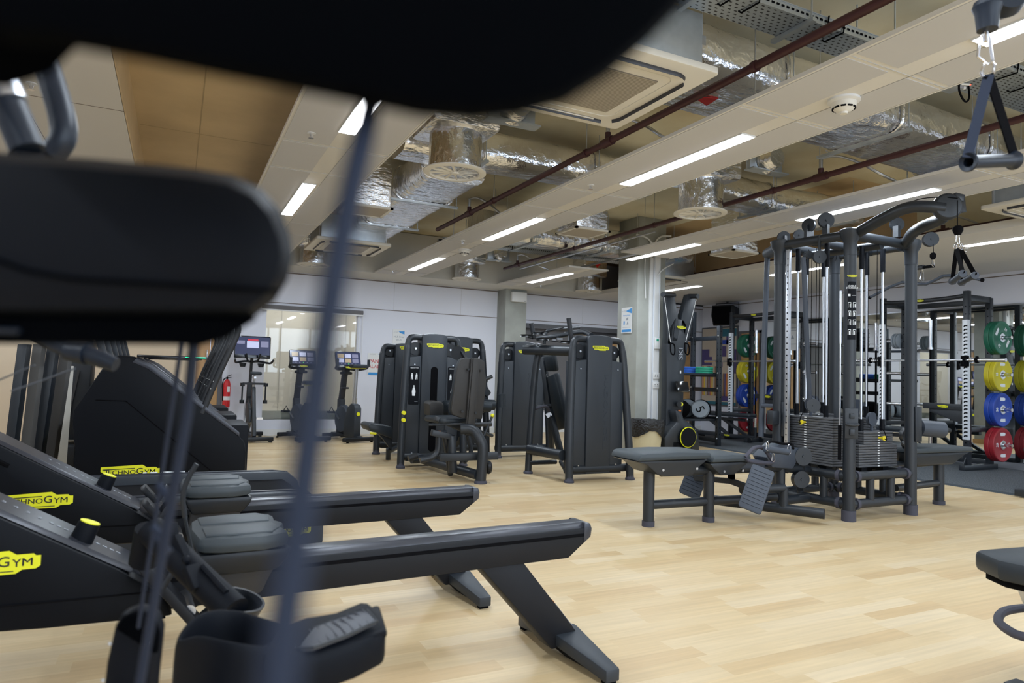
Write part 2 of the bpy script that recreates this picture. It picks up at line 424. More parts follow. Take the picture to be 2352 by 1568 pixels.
# door with pull handle
d = S('door_1', MB().bb((.28, YB+.02, 0), (.47, YB+.06, 2.1)).bb((.475, YB-.01, 0), (.60, YB+.06, 2.12)), 'wood', .003)
O('door_frame', MB().bb((.60, YB-.02, 0), (.66, YB+.08, 2.16)).bb((.28, YB-.02, 2.12), (.66, YB+.08, 2.16)), 'frame_grey', d)
O('door_handle', MB().tube(smooth_path([(.43, YB+.02, 1.32), (.43, YB-.05, 1.32), (.43, YB-.05, .87), (.43, YB+.02, .87)], 2), .009, 8).cyl((.40, YB+.03, .60), (.40, YB-.03, .60), .014, 10).cyl((.36, YB-.03, .60), (.41, YB-.03, .60), .009), 'steel', d)
d = S('door_2', MB().bb((XW-.03, 9.86, 0), (XW-.004, 10.34, 2.05)), 'wood')
O('door_frame', MB().bb((XW-.035, 9.80, 0), (XW-.002, 9.86, 2.1)).bb((XW-.035, 9.8, 2.05), (XW-.002, 10.4, 2.1)).bb((XW-.035, 10.34, 0), (XW-.002, 10.4, 2.05)), 'frame_grey', d)
# window 1 : glass partition, the lit room behind it
wn = S('window_1', MB().bb((X1-.03, YB+.03, Z1-.03), (X1, YB+.1, Z2+.03)).bb((X2, YB+.03, Z1-.03), (X2+.03, YB+.1, Z2+.03)).bb((X1, YB+.03, Z1-.03), (X2, YB+.1, Z1)).bb((X1, YB+.03, Z2), (X2, YB+.1, Z2+.03)), 'white')
O('window_pane', MB().bb((X1, YB+.05, Z1), (X2, YB+.062, Z2)), 'glass', wn)
O('window_rail', MB().bb((X1, YB+.07, Z1), (X2, YB+.085, Z1+.14)), 'concrete', wn)
r = MB().bb((.9, 13.2, 0), (3.4, 13.3, 2.7)).bb((.8, 11.7, 0), (.9, 13.3, 2.7)).bb((3.4, 11.7, 0), (3.5, 13.3, 2.7)).bb((.8, 11.7, 2.7), (3.5, 13.3, 2.8)).bb((.8, 11.68, -.1), (3.5, 13.3, 0))
S('wall_inner', r, 'inner_wall')
S('trim_4', MB().bb((1.72, 13.19, 0), (1.73, 13.2, 2.7)).bb((2.34, 13.19, 0), (2.35, 13.2, 2.7)).bb((2.9, 13.19, 0), (2.91, 13.2, 2.7)), 'joint')
b = T('roller_blind', 'rolled up grey window blind above the glass partition behind the bikes', 'blind', (1.95, YB, 2.05))
O('blind_roll', MB().box((.05, -.045, .0), (1.62, .075, .07)), 'blind', b, .01)
O('blind_edge', MB().box((.05, -.075, -.045), (1.62, .012, .02)), 'white', b)
ch = MB(); ch.tube([(.80, -.05, -.03), (.80, -.05, -.80), (.83, -.05, -.86), (.86, -.05, -.80), (.86, -.05, -.03)], .004, 6)
O('chain', ch, 'white', b)
# window 2 : blind drawn
wn = S('window_2', MB().bb((5.9, YB+.09, .45), (8.2, YB+.13, 2.05)), 'blind')
O('window_frame', MB().bb((5.9, YB-.03, 1.98), (8.2, YB+.03, 2.07)).bb((5.9, YB-.03, .42), (8.2, YB+.05, .47)), 'frame_grey', wn)
# mirror wall
mr = T('wall_mirror', 'long gym mirror along the right hand wall behind the squat racks', 'mirror', (0, 0, 0))
O('mirror_glass', MB().bb((XW-.03, 1.0, .10), (XW-.0, 9.68, 2.245)), 'mirror', mr)
O('mirror_frame', MB().bb((XW-.036, 1.0, 2.245), (XW-.005, 9.70, 2.265)).bb((XW-.036, 9.68, .1), (XW-.005, 9.70, 2.25)).bb((XW-.034, 7.2, .1), (XW-.028, 7.206, 2.245)).bb((XW-.034, 4.7, .1), (XW-.028, 4.706, 2.245)), 'alu', mr)
# columns
def column(x0, y0, x1, y1, n, mats): 
    return S(n, MB().bb((x0, y0, 0), (x1, y1, ZS)), mats, .008)
c1 = column(5.33, 11.16, 5.76, YB+.02, 'wall_pillar', 'concrete')
c2 = column(5.70, 7.70, 6.18, 8.17, 'wall_pillar', 'concrete')
S('baseboard_pillar', MB().bb((5.68, 7.68, 0), (6.2, 8.19, .09)), 'wood')
t = T('cable_trunking', 'white vertical cable trunking running up the front of the near concrete pillar', 'cable trunking', (5.93, 7.7, 0))
O('trunking_body', MB().bb((-.04, -.03, .0), (.015, 0, 3.0)), 'white', t, .004)
O('trunking_body', MB().bb((.02, -.045, .0), (.125, 0, 2.95)), 'white_metal', t, .004)
O('trunking_lid', MB().bb((.03, -.050, .0), (.10, -.045, 2.95)).bb((.115, -.052, 0), (.12, -.045, 2.95)), 'white', t)
c = MB()
for s_, h in ((-1, 3.05), (1, 3.1)):
    c.tube(smooth_path([(-.01, -.04, 2.78), (-.01, -.04, 2.95), (s_*.10, -.04, h), (s_*.30, -.04, h+.02)], 3), .012, 8)
c.tube(smooth_path([(.05, -.05, 2.5), (.12, -.08, 2.62), (.32, -.08, 2.72)], 2), .008, 6).tube(smooth_path([(-.12, -.04, 2.2), (-.16, -.04, 2.8), (-.05, -.04, 2.98), (.02, -.04, 2.96)], 3), .006, 6)
O('conduit', c, 'white', t)
t = T('thermostat', 'small white thermostat on the trunking of the near concrete pillar', 'thermostat', (6.0, 7.645, 1.58))
O('case', MB().box((0, -.012, 0), (.085, .024, .15)), 'white', t, .004); O('display', MB().box((0, -.025, .045), (.04, .003, .03)), 'disc_green', t)
for i, z in enumerate((1.13, 1.00)):
    t = T('wall_socket', ['upper', 'lower'][i] + ' of two white double sockets on the pillar trunking', 'socket', (6.0, 7.65, z), group=None)
    O('faceplate', MB().box((0, -.008, 0), (.10, .016, .09)), 'white', t, .003)
    O('socket_holes', MB().box((-.02, -.017, .01), (.008, .003, .014)).box((.02, -.017, .01), (.008, .003, .014)).box((-.02, -.017, -.012), (.014, .003, .006)).box((.02, -.017, -.012), (.014, .003, .006)), 'hole', t)
# ---- ceilings
S('ceiling', MB().bb((.57, -3.2, ZS), (XW+.1, 5.0, ZS+.1)).bb((.57, 5.0, ZS), (6.5, YB+.1, ZS+.1)), 'soffit')
S('ceiling', MB().bb((-.36, -3.2, 2.95), (.75, 10.7, ZS+.1)), 'soffit_brown')
S('ceiling', MB().bb((6.5, 5.0, ZS), (XW+.1, YB+.1, ZS+.1)), 'soffit_brown')
S('ceiling', MB().bb((-3.6, -3.2, ZR), (-.36, YB, ZR+.75)), 'ceil_beige')
S('trim_5', MB().bb((-.362, -3.2, ZR), (-.352, 10.7, 2.95)), 'soffit_brown')
S('ceiling', MB().bb((-.36, 10.7, ZR), (7.1, YB, ZR+.7)), 'bulkhead')
S('ceiling', MB().bb((7.1, -3.2, ZR), (8.93, YB, ZR+.06)), 'raft')
S('ceiling', MB().bb((8.93, -3.2, ZR+.075), (XW, YB, ZR+.12)), 'raft')
S('trim_6', MB().bb((8.92, -3.2, ZR+.002), (8.94, YB, ZR+.12)).bb((7.085, -3.2, ZR-.004), (7.10, 10.7, ZR+.07)), 'raft_edge')
g = MB()
for y in (1.5, 3.0, 4.5, 6, 7.5, 9.0): g.bb((-.34, y, 2.948), (.74, y+.010, 2.96))
g.bb((.08, -3, 2.948), (.088, 10.7, 2.96))
S('trim_7', g, 'seam')
S('wall_downstand', MB().bb((7.66, -3.2, ZR+.06), (7.74, 5.0, ZS)), 'soffit')
S('wall_downstand', MB().bb((7.66, 5.0, ZR+.06), (7.74, 10.7, ZS)), 'soffit_brown')
g = MB().bb((-.9, -3, ZR-.002), (-.896, 11.5, ZR+.01))
for y in (2.4, 4.8, 7.2, 9.6): g.bb((-3.6, y, ZR-.002), (-.36, y+.004, ZR+.01))
S('trim_8', g, 'groove')

# ================================================================ CEILING RAFTS AND LIGHTS
def raft(x0, x1, y0, y1, label, joints):
    t = T('ceiling_raft', label, 'ceiling panel', (x0, y0, ZR))
    w_, l_ = x1-x0, y1-y0
    O('raft_tray', MB().bb((0, 0, 0), (w_, l_, .016)), 'raft', t, .002)
    O('raft_edge', MB().bb((-.010, -.010, -.004), (0, l_, .018)).bb((w_, -.010, -.004), (w_+.010, l_, .018)).bb((0, -.010, -.004), (w_, 0, .018)), 'raft_edge', t)
    m = MB(); cx = w_/2 + .015
    ys = [0] + [j-y0 for j in joints if 0 < j-y0 < l_] + [l_]
    for a, b in zip(ys, ys[1:]):
        if b-a < .1: continue
        m.bb((.012, a+.026, -.003), (cx-.068, b-.026, 0)).bb((cx+.068, a+.026, -.003), (w_-.012, b-.026, 0))
    O('perforated_tile', m, 'raft_tile', t)
    g2 = MB()
    for j in joints:
        if 0 < j-y0 < l_: g2.bb((0, j-y0, -.0035), (w_, j-y0+.0015, 0))
    g2.bb((cx+.066, 0, -.0035), (cx+.0675, l_, 0))
    O('tile_joint', g2, 'joint', t)
    wi = MB()
    for y in [q-y0 for q in joints][::3]:
        if 0 < y < l_:
            for x in (.1, w_-.1): wi.cyl((x, y, .014), (x, y, ZS-ZR), .0035, 6)
    O('hanger_wire', wi, 'steel', t)
    return t
J = [-.62, .07, 2.14, 2.83, 4.80, 5.49, 7.52, 8.21, 10.24]
raft(2.78, 3.51, -2.4, 10.7, 'long suspended ceiling raft running down the middle of the gym to the back bulkhead', J)
raft(.57, 1.31, -2.4, 10.7, 'suspended ceiling raft at left above the bikes, beside the bare brown soffit', J)
raft(4.90, 5.65, -2.4, 6.96, 'suspended ceiling raft ending in a free corner in front of the near concrete pillar', J)
raft(4.95, 5.60, 8.3, 10.7, 'short suspended ceiling raft behind the near concrete pillar', J)
LIGHTS = []
def strip(x, y, label, grp, l=1.31, z=ZR):
    t = T('linear_light', label, 'ceiling light', (x, y, z), group=grp)
    O('diffuser', MB().bb((-.052, -l/2, -.012), (.052, l/2, -.009)), 'light_panel', t)
    O('housing', MB().bb((-.058, -l/2-.006, -.009), (.058, l/2+.006, 0)), 'white', t)
    LIGHTS.append((x, y, z, l)); return t
NTH = {1.12: 'nearest the camera', 3.81: 'second from the camera', 6.53: 'third from the camera', 9.32: 'farthest, by the bulkhead', -1.6: 'behind the camera'}
for rx, nm in ((3.16, 'middle'), (.935, 'left'), (5.26, 'right'), (7.66, 'far right')):
    for y, l in NTH.items():
        strip(rx, y + (.12 if rx == 5.26 and y > 3 else 0) - (.02 if rx == .935 else 0), f'glowing strip light in the {nm} ceiling band, {l}', f'strip lights in the {nm} ceiling band')
for y in (-1.6, 1.4, 4.4, 7.4, 10): strip(-2.1, y, f'added unseen strip light in the lowered ceiling at left, row y {y}'.replace('row y -1.6', 'behind the camera').replace('row y 1.4', 'beside the camera').replace('row y 4.4', 'above the stair climbers').replace('row y 7.4', 'above the treadmills').replace('row y 10', 'by the back wall'), 'added unseen strip lights in the lowered left ceiling')  # out-of-view lamps added to light the left side of the room
for i, (x, y, z, l) in enumerate(LIGHTS):
    a = bpy.data.lights.new('lamp', 'AREA'); a.shape = 'RECTANGLE'; a.size = .104; a.size_y = l; a.energy = 24.5; a.color = (.76, .88, 1.0)
    o = bpy.data.objects.new('lamp', a); COL.objects.link(o); o.location = (x, y, z-.016)
a = bpy.data.lights.new('lamp', 'AREA'); a.shape = 'RECTANGLE'; a.size = 1.6; a.size_y = .5; a.energy = 24; a.color = (1, .97, .92)
o = bpy.data.objects.new('lamp', a); COL.objects.link(o); o.location = (2.1, 12.3, 2.68)

# smoke detectors / sprinklers / sensors
def detector(x, y, label):
    t = T('smoke_detector', label, 'smoke detector', (x, y, ZR))
    O('base', MB().lathe([(.084, 0), (.084, -.012), (.066, -.020)], n=24), 'white', t)
    O('head', MB().lathe([(.066, -.018), (.062, -.042), (.046, -.060), (.022, -.070), (.018, -.080)], n=24), 'cream', t)
    s_ = MB()
    for k in range(10):
        a = 2*PI*k/10; s_.box((.056*math.cos(a), .056*math.sin(a), -.050), (.006, .026, .008), rz=a)
    O('vent_slot', s_, 'hole', t)
detector(3.2, 2.50, 'round white smoke detector on the middle ceiling raft near the camera')
detector(3.2, 7.95, 'round white smoke detector on the middle ceiling raft towards the back')
def sprinkler(x, y, label, z=ZR):
    t = T('sprinkler', label, 'sprinkler', (x, y, z), group='ceiling sprinklers')
    O('rosette', MB().lathe([(.028, 0), (.028, -.006), (.01, -.008)], n=16), 'white', t)
    O('nozzle', MB().cyl((0, 0, -.006), (0, 0, -.035), .006, 8).lathe([(.018, -.035), (.018, -.038)], n=12).cyl((.012, 0, -.01), (.004, 0, -.033), .002, 6).cyl((-.012, 0, -.01), (-.004, 0, -.033), .002, 6), 'chrome', t)
for px, py, l in ((715, 308, 'left ceiling raft, between the two strip lights'), (1357, 427, 'middle ceiling raft, left of the second strip light'), (1063, 553, 'middle ceiling raft, left of the third strip light'), (903, 622, 'middle ceiling raft, beside the farthest strip light'), (1243, 655, 'short raft behind the pillar'), (1762, 590, 'free end of the right ceiling raft'), (72, 195, 'lowered ceiling at the upper left'), (2218, 573, 'ceiling band above the mirror wall')):
    p = PZ(px, py, ZR-.01); sprinkler(p.x, p.y, 'small white sprinkler head on the ' + l)

# ================================================================ SERVICES ABOVE THE RAFTS
def diffuser(x, y, label, h=.30, box=.55, arrow=True, topz=3.26):
    t = T('swirl_diffuser', label, 'air diffuser', (x, y, ZR), group='round swirl diffusers')
    r = .245
    O('rim', MB().lathe([(r*.78, .012), (r*.80, -.004), (r*.9, -.004), (r, .004), (r, .012)], n=40, cap=False).lathe([(r, .012), (r*.78, .013)], n=40, cap=False), 'cream', t)
    v = MB()
    for k in range(12):
        a = 2*PI*k/12; c, s_ = math.cos(a), math.sin(a); q = V((c, s_, 0)); n_ = V((-s_, c, 0))
        p0, p1 = q*.035, q*r*.79
        vs = [p0 + n_*.003, p1 + n_*.004, p1 + n_*.078 + V((0, 0, .040)), p0 + n_*.012 + V((0, 0, .030))]
        v.pts(vs, (0, 0, .0015))
    O('vane', v, 'cream', t)['label'] = 'ring of cream guide vanes'
    O('hub', MB().lathe([(.001, -.008), (.03, -.008), (.036, 0), (.036, .02)], n=20), 'cream', t)
    O('throat', MB().lathe([(r*.8, .04), (.001, .045)], n=30, cap=False), 'hole', t)
    O('neck', MB().lathe([(.205, .008), (.205, h)], n=36), 'foil', t)
    O('plenum_box', MB().box((0, .02, (h+topz-ZR)/2), (box, box, topz-ZR-h)), 'foil_box', t, .035)
    rod = MB()
    for sx in (-1, 1): rod.cyl((sx*box*.42, .02, topz-ZR-.02), (sx*box*.42, .02, ZS-ZR), .004, 6)
    O('hanger_rod', rod, 'steel', t)
    if arrow: O('flow_arrow', MB().prism([(-.06, 0), (.07, .02), (0, -.07)], (.03, -box/2-.0-.001+.02, .48), (1, 0, 0), (0, 0, 1), (0, -.003, 0)), 'red_arrow', t)
    return t
diffuser(1.88, 4.93, 'round cream swirl diffuser on a foil neck, nearest, just under the dark pad')
diffuser(4.34, 4.92, 'round cream swirl diffuser on a foil neck hanging just above the pillar and right raft')
diffuser(4.27, 10.47, 'small far swirl diffuser at the back between the middle raft and the pillar', .25, .5)
diffuser(6.71, 10.55, 'small far swirl diffuser at the back just left of the near pillar', .25, .5)
diffuser(1.80, 10.53, 'small far swirl diffuser at the back left, below the far ceiling cassette', .25, .5)

def cassette(x0, y0, label, s=.93, z=2.655):
    t = T('ceiling_cassette', label, 'air conditioner', (x0+s/2, y0+s/2, z), group='ceiling air conditioning cassettes')
    m = MB().prism(rrect(s, s, .03), (0, 0, 0), (1, 0, 0), (0, 1, 0), (0, 0, .035)); O('fascia', m, 'cream', t, .006)
    O('casing', MB().box((0, 0, .18), (s*.86, s*.86, .30)), 'galv', t, .004)
    sl = MB(); k = s*.40
    for q in range(4):
        a = q*PI/2; c, s_ = math.cos(a), math.sin(a); R = lambda x, y: (x*c-y*s_, x*s_+y*c, -.001)
        P = [R(-k*.78, -k), R(k*.70, -k)]; P += [R(k*.70 + k*.30*math.sin(b), -k*.70 - k*.30*math.cos(b)) for b in (.2, .45, .7)]
        sl.tube(P, .020, 6, sy=.25)
    O('air_slot', sl, 'ac_slot', t)
    O('louvre', MB().box((0, -k+.004, -.006), (k*1.25, .016, .006)).box((0, k-.004, -.006), (k*1.25, .016, .006)), 'cream', t)
    O('intake_grille', MB().box((0, 0, -.003), (s*.52, s*.52, .008)), 'grille', t)
    O('lip', MB().tube([(p[0], p[1], -.001) for p in rrect(s*.66, s*.66, .06)], .003, 6, closed=True), 'cream', t)
    rod = MB()
    for a in (-1, 1):
        for b in (-1, 1): rod.cyl((a*s*.45, b*s*.40, .03), (a*s*.45, b*s*.40, ZS-z), .005, 6).box((a*s*.44, b*s*.40, .2), (.05, .03, .05))
    O('hanger_rod', rod, 'steel', t)
cassette(1.50, 2.62, 'large cream ceiling cassette partly hidden by the dark blurred pad')
cassette(1.45, 8.37, 'cream ceiling cassette at the back left beyond the foil ducts')
cassette(6.27, 2.60, 'cream ceiling cassette cut off by the right edge of the picture')
cassette(6.45, 8.35, 'cream ceiling cassette half hidden behind the near concrete pillar')

def grille(cx, cy, label, s=.44, topz=3.2):
    t = T('return_grille', label, 'air grille', (cx, cy, 2.66), group='square return grilles')
    O('duct_boot', MB().bb((-s/2+.02, -s/2+.02, .012), (s/2-.02, s/2-.02, topz-2.66)), 'foil_box', t, .02)
    O('grille_frame', MB().bb((-s/2, -s/2, 0), (s/2, -s/2+.03, .02)).bb((-s/2, s/2-.03, 0), (s/2, s/2, .02)).bb((-s/2, -s/2, 0), (-s/2+.03, s/2, .02)).bb((s/2-.03, -s/2, 0), (s/2, s/2, .02)), 'cream', t)
    O('grille_core', MB().bb((-s/2+.03, -s/2+.03, .004), (s/2-.03, s/2-.03, .016)), 'ac_grille', t)
    O('hanger_rod', MB().cyl((s*.4, 0, topz-2.68), (s*.4, 0, ZS-2.66), .004, 6).cyl((-s*.4, 0, topz-2.68), (-s*.4, 0, ZS-2.66), .004, 6), 'steel', t)
grille(3.95, 6.36, 'square return air grille hanging left of the near concrete pillar')
grille(6.18, 6.38, 'square return air grille hanging left of the cable tower, right of the pillar')
grille(1.62, 6.68, 'square return air grille under the wrinkled foil box at left', .44, 3.3)

def duct(label, pts, w_, h, hang=True, mt='foil'):
    P = [V(p) for p in pts]; mid = P[len(P)//2]
    t = T('foil_duct', label, 'duct', (0, 0, 0), group='foil wrapped air ducts')
    m = MB(); n = 22
    # rounded-rectangle section swept along the path
    path = smooth_path(P, 2); dense = []
    for a, b in zip(path, path[1:]):
        k = max(1, int((b-a).length/.16))
        dense += [a.lerp(b, i/k) for i in range(k)]
    dense.append(path[-1]); path = dense
    sec = rrect(w_, h, min(w_, h)*.32, 4); rr = random.Random(len(label)); vs = []; ns = len(sec)
    for i, p in enumerate(path):
        d = (path[min(i+1, len(path)-1)] - path[max(i-1, 0)]).normalized(); s_ = d.cross(V((0, 0, 1))).normalized(); u = s_.cross(d)
        k = 1 + rr.uniform(-.03, .02)
        vs += [p + s_*(a*k) + u*(b*k) for a, b in sec]
    fs = [(i*ns+j, i*ns+(j+1) % ns, (i+1)*ns+(j+1) % ns, (i+1)*ns+j) for i in range(len(path)-1) for j in range(ns)]
    fs += [tuple(range(ns)), tuple((len(path)-1)*ns+j for j in range(ns))]
    m._add(vs, fs); O('duct_body', m, mt, t, angle=60)
    bnd = MB(); hr = MB(); acc = .4
    for i in range(1, len(path)-1):
        acc += (path[i]-path[i-1]).length
        if acc > 1.1:
            acc = 0; d = (path[i+1]-path[i-1]).normalized(); s_ = d.cross(V((0, 0, 1))).normalized(); u = s_.cross(d)
            bnd.tube([path[i] + s_*(a*1.03) + u*(b*1.03) for a, b in sec], .011, 6, closed=True)
            bt = path[i] - u*(h/2+.015)
            hr.bar(bt - s_*(w_/2+.06), bt + s_*(w_/2+.06), .04, .02)
            for q in (-1, 1): e = path[i] + s_*(q*(w_/2+.045)); hr.cyl((e.x, e.y, bt.z), (e.x, e.y, ZS), .004, 6)
    if bnd.v: O('tape_band', bnd, 'foil', t)
    if hr.v and hang: O('hanger', hr, 'galv', t)
    return t
duct('thick foil duct running away to the back between the left and middle rafts', [(2.2, 5.79, 3.0), (2.2, 8.0, 2.98), (2.2, 10.1, 3.0)], .62, .34)
duct('foil duct crossing overhead behind the nearest swirl diffuser', [(1.6, 5.55, 3.06), (3.0, 5.55, 3.08), (4.2, 5.6, 3.08)], .42, .30)
duct('broad shiny foil duct crossing above the rafts behind the red pipes', [(2.5, 3.28, 3.03), (3.4, 3.3, 3.03), (4.6, 3.35, 3.03), (6.2, 3.4, 3.03)], .62, .30)
duct('foil duct crossing behind the pillar diffuser over the right raft', [(4.55, 5.25, 3.05), (5.6, 5.35, 3.03), (6.9, 5.3, 3.05)], .40, .28)
duct('crumpled foil duct crossing in front of the bulkhead left of the pillar', [(3.4, 8.1, 3.02), (4.6, 8.15, 3.0), (6.9, 8.2, 3.02)], .50, .34)
duct('dull foil duct between the middle and right rafts', [(3.8, 6.75, 3.02), (3.85, 7.80, 3.0)], .36, .30)
tag(O('flow_arrow', MB().prism([(-.09, 0), (.07, .06), (.05, -.07)], (2.95, 3.32, 2.876), (1, 0, 0), (0, 1, 0), (0, 0, -.004)), 'red_arrow'), 'red arrow sticker on the underside of the broad shiny foil duct', 'sticker')
# foil elbow boots + galvanised trays with foil cones above the diffusers
for x, y, l in ((2.12, 4.45, 'galvanised control box against the nearest diffuser plenum'), (4.55, 4.35, 'galvanised control box beside the pillar diffuser plenum'), (4.62, 10.0, 'galvanised control box beside the far middle diffuser'), (3.85, 6.0, 'galvanised control box with a foil collar above the middle raft edge')):
    t = T('control_box', l, 'duct control box', (x, y, 3.02))
    O('box_body', MB().box((0, 0, 0), (.38, .05, .20)), 'galv', t, .003); O('box_lip', MB().box((0, -.03, -.10), (.42, .11, .012)), 'galv', t)
    O('foil_collar', MB().lathe([(.06, -.03), (.12, -.03), (.085, -.15)], axis=(0, 1, 0), n=20), 'foil', t)
    O('hanger_rod', MB().cyl((.15, 0, .09), (.15, 0, ZS-3.02), .004, 6).cyl((-.15, 0, .09), (-.15, 0, ZS-3.02), .004, 6), 'steel', t)

def redpipe(x, y0, y1, label, z=2.8, tees=()):
    t = T('sprinkler_pipe', label, 'pipe', (x, 0, z), group='dark red sprinkler pipes')
    O('pipe_run', MB().cyl((0, y0, 0), (0, y1, 0), .024, 14), 'red_pipe', t)
    m = MB(); cl = MB(); fx = MB()
    for y in tees:
        m.cyl((0, y-.06, 0), (0, y+.06, 0), .033, 14).cyl((0, y, 0), (0, y, .07), .022, 12)
        cl.cyl((0, y, .07), (0, y, .16), .016, 12)
        fx.tube(smooth_path([(0, y, .15), (.03, y-.12, .16), (.12, y-.3, .05), (.16, y-.42, -.06), (.30, y-.45, -.10)], 3), .011, 8)
    y = y0+.6
    while y < y1:
        cl.cyl((0, y, .02), (0, y, ZS-z), .004, 6); m.cyl((0, y-.015, 0), (0, y+.015, 0), .031, 12); y += 1.7
    if m.v: O('pipe_fitting', m, 'red_pipe', t)
    O('hanger_rod', cl, 'steel', t)
    if fx.v: O('flexible_hose', fx, 'steel', t)
redpipe(2.747, .4, 7.72, 'dark red pipe running above the left edge of the middle raft', tees=(4.11, 6.73))
redpipe(4.72, .4, 9.97, 'dark red pipe running past the pillar between the middle and right rafts', tees=(3.9, 9.5))
redpipe(7.50, 1.2, 9.2, 'dark red pipe running above the far right ceiling band', tees=(4.6,))
t = T('steel_conduit', 'slim bare steel conduit below the red pipe left of the pillar', 'conduit', (4.82, 0, 2.76)); O('conduit_run', MB().cyl((0, 6.2, 0), (0, 9.6, 0), .012, 10), 'steel', t)
O('hanger_rod', MB().cyl((0, 6.4, 0), (0, 6.4, ZS-2.76), .003, 6).cyl((0, 9.4, 0), (0, 9.4, ZS-2.76), .003, 6), 'steel', t)
t = T('steel_conduit', 'long pale conduit nearer the raft behind the pillar', 'conduit', (5.6, 0, 2.79)); O('conduit_run', MB().cyl((0, 7.2, 0), (0, 10.1, 0), .016, 10), 'steel', t)
O('hanger_rod', MB().cyl((0, 7.6, 0), (0, 7.6, ZS-2.79), .003, 6).cyl((0, 9.8, 0), (0, 9.8, ZS-2.79), .003, 6), 'steel', t)
def tray(x0, x1, y0, y1, z, label):
    t = T('cable_tray', label, 'cable tray', (x0, y0, z))
    w_, l_ = y1-y0, x1-x0
    O('tray_bed', MB().bb((0, 0, 0), (l_, w_, .003)), 'tray', t)
    O('tray_flange', MB().bb((0, -.004, 0), (l_, 0, .05)).bb((0, w_, 0), (l_, w_+.004, .05)).bb((0, -.008, .045), (l_, .004, .05)), 'galv', t)
    sl = MB(); k = 0
    while k*.035 < l_-.03: sl.box((k*.035+.02, -.006, .025), (.018, .003, .010)); k += 1
    O('tray_slot', sl, 'hole', t)['kind'] = 'stuff'
    tie = MB()
    for q in (.22, .30, .58, .65, .88, .93):
        tie.tube([(l_*q, -.012, .055), (l_*q-.01, -.012, -.008), (l_*q-.02, w_*.5, -.012), (l_*q-.03, w_*.55, .004)], .005, 5)
    O('cable_tie', tie, 'hole', t)
    cb = MB()
    for q in range(4): cb.tube([(0, w_*(.2+.18*q), .02+.006*q), (l_*.5, w_*(.25+.16*q), .022), (l_, w_*(.2+.18*q), .02)], .011, 6)
    O('cable', cb, 'shroud', t)
    rod = MB()
    for q in (.12, .5, .88):
        for y in (-.02, w_+.02): rod.cyl((l_*q, y, -.02), (l_*q, y, ZS-z), .005, 6)
        rod.box((l_*q, w_/2, -.012), (.03, w_+.08, .02))
    O('hanger_rod', rod, 'galv', t)
tray(2.0, 3.75, 2.46, 2.66, 2.98, 'perforated galvanised cable tray above the middle raft, in the top of the picture')
tray(3.75, 7.0, 2.30, 2.62, 3.0, 'perforated galvanised cable tray beyond the middle raft at upper right, behind the hanging handle')
tray(3.3, 7.0, 9.05, 9.25, 2.95, 'narrow cable tray before the back bulkhead left of the pillar')
t = T('junction_box', 'grey junction box with a loop of black cable under the right hand cable tray', 'junction box', (4.15, 2.50, 2.93))
O('box_body', MB().box((0, 0, 0), (.12, .09, .06)), 'galv', t, .004)
O('cable_gland', MB().cyl((.06, 0, 0), (.14, 0, .01), .010).cyl((.02, -.05, -.01), (.07, -.07, -.01), .006), 'white', t)
O('status_light', MB().box((.075, -.07, -.01), (.01, .008, .006)), 'led_red', t)
O('cable_loop', MB().tube(smooth_path([(.0, -.05, 0), (-.02, -.06, -.07), (.06, -.05, -.12), (.16, -.02, -.06), (.18, 0, .03)], 3), .006, 8), 'hole', t)

# wall things ---------------------------------------------------------------------------
t = T('wall_box', 'white ventilation box at the top of the far concrete pillar', 'wall unit', (5.62, 11.16, 2.50)); 
O('case', MB().box((-.05, -.045, 0), (.30, .09, .18)), 'white', t, .01); O('small_mark', MB().box((.06, -.092, -.07), (.04, .003, .006)), 'hole', t)
def sign(name, label, c, u, v, w_, h, parts):
    t = T(name, label, 'sign', c); u, v = V(u), V(v); n_ = u.cross(v)
    O('sheet', MB().prism([(-w_/2, -h/2), (w_/2, -h/2), (w_/2, h/2), (-w_/2, h/2)], (0, 0, 0), u, v, n_*.004), 'white', t)
    for kind, mt, a in parts:
        m = MB()
        if kind == 'text':
            s_, x, y, sz = a; add_text(m, s_, n_*.0045 + u*x + v*y, u, v, sz, ext=.003, bold=.01)
            O('lettering', m, mt, t)
        else:
            m.prism(a, n_*.0042, u, v, n_*.001); O('print', m, mt, t)
    return t
swoosh = lambda x, y, k: [(x-.10*k, y), (x+.08*k, y+.05*k), (x+.08*k, y-.05*k)]
sign('wall_sign', 'white paper sign reading PANIC ALARM behind the third bike', (3.08, YB-.004, 1.20), (1, 0, 0), (0, 0, 1), .30, .36,
     [('text', 'red_ink', ('PANIC', -.0, .04, .085)), ('text', 'red_ink', ('ALARM', -.0, -.05, .085)), ('p', 'blue_ink', [(-.13, -.19), (.13, -.19), (.13, -.15), (-.13, -.15)]), ('text', 'grey_ink', ('A.COM', -.07, .16, .03)), ('p', 'blue_ink', swoosh(.09, .165, .7))])
sign('wall_sign', 'white wall sign about free Wi-Fi above the weight machines', (3.46, YB-.004, 1.66), (1, 0, 0), (0, 0, 1), .22, .30,
     [('text', 'grey_ink', ('HLR Free', .0, .02, .045)), ('text', 'grey_ink', ('Wi-Fi', .0, -.035, .045)), ('text', 'grey_ink', ('A.COM', -.055, .10, .025)), ('p', 'blue_ink', [(-.01, .115), (.10, .125), (.10, .065), (.02, .09)])])
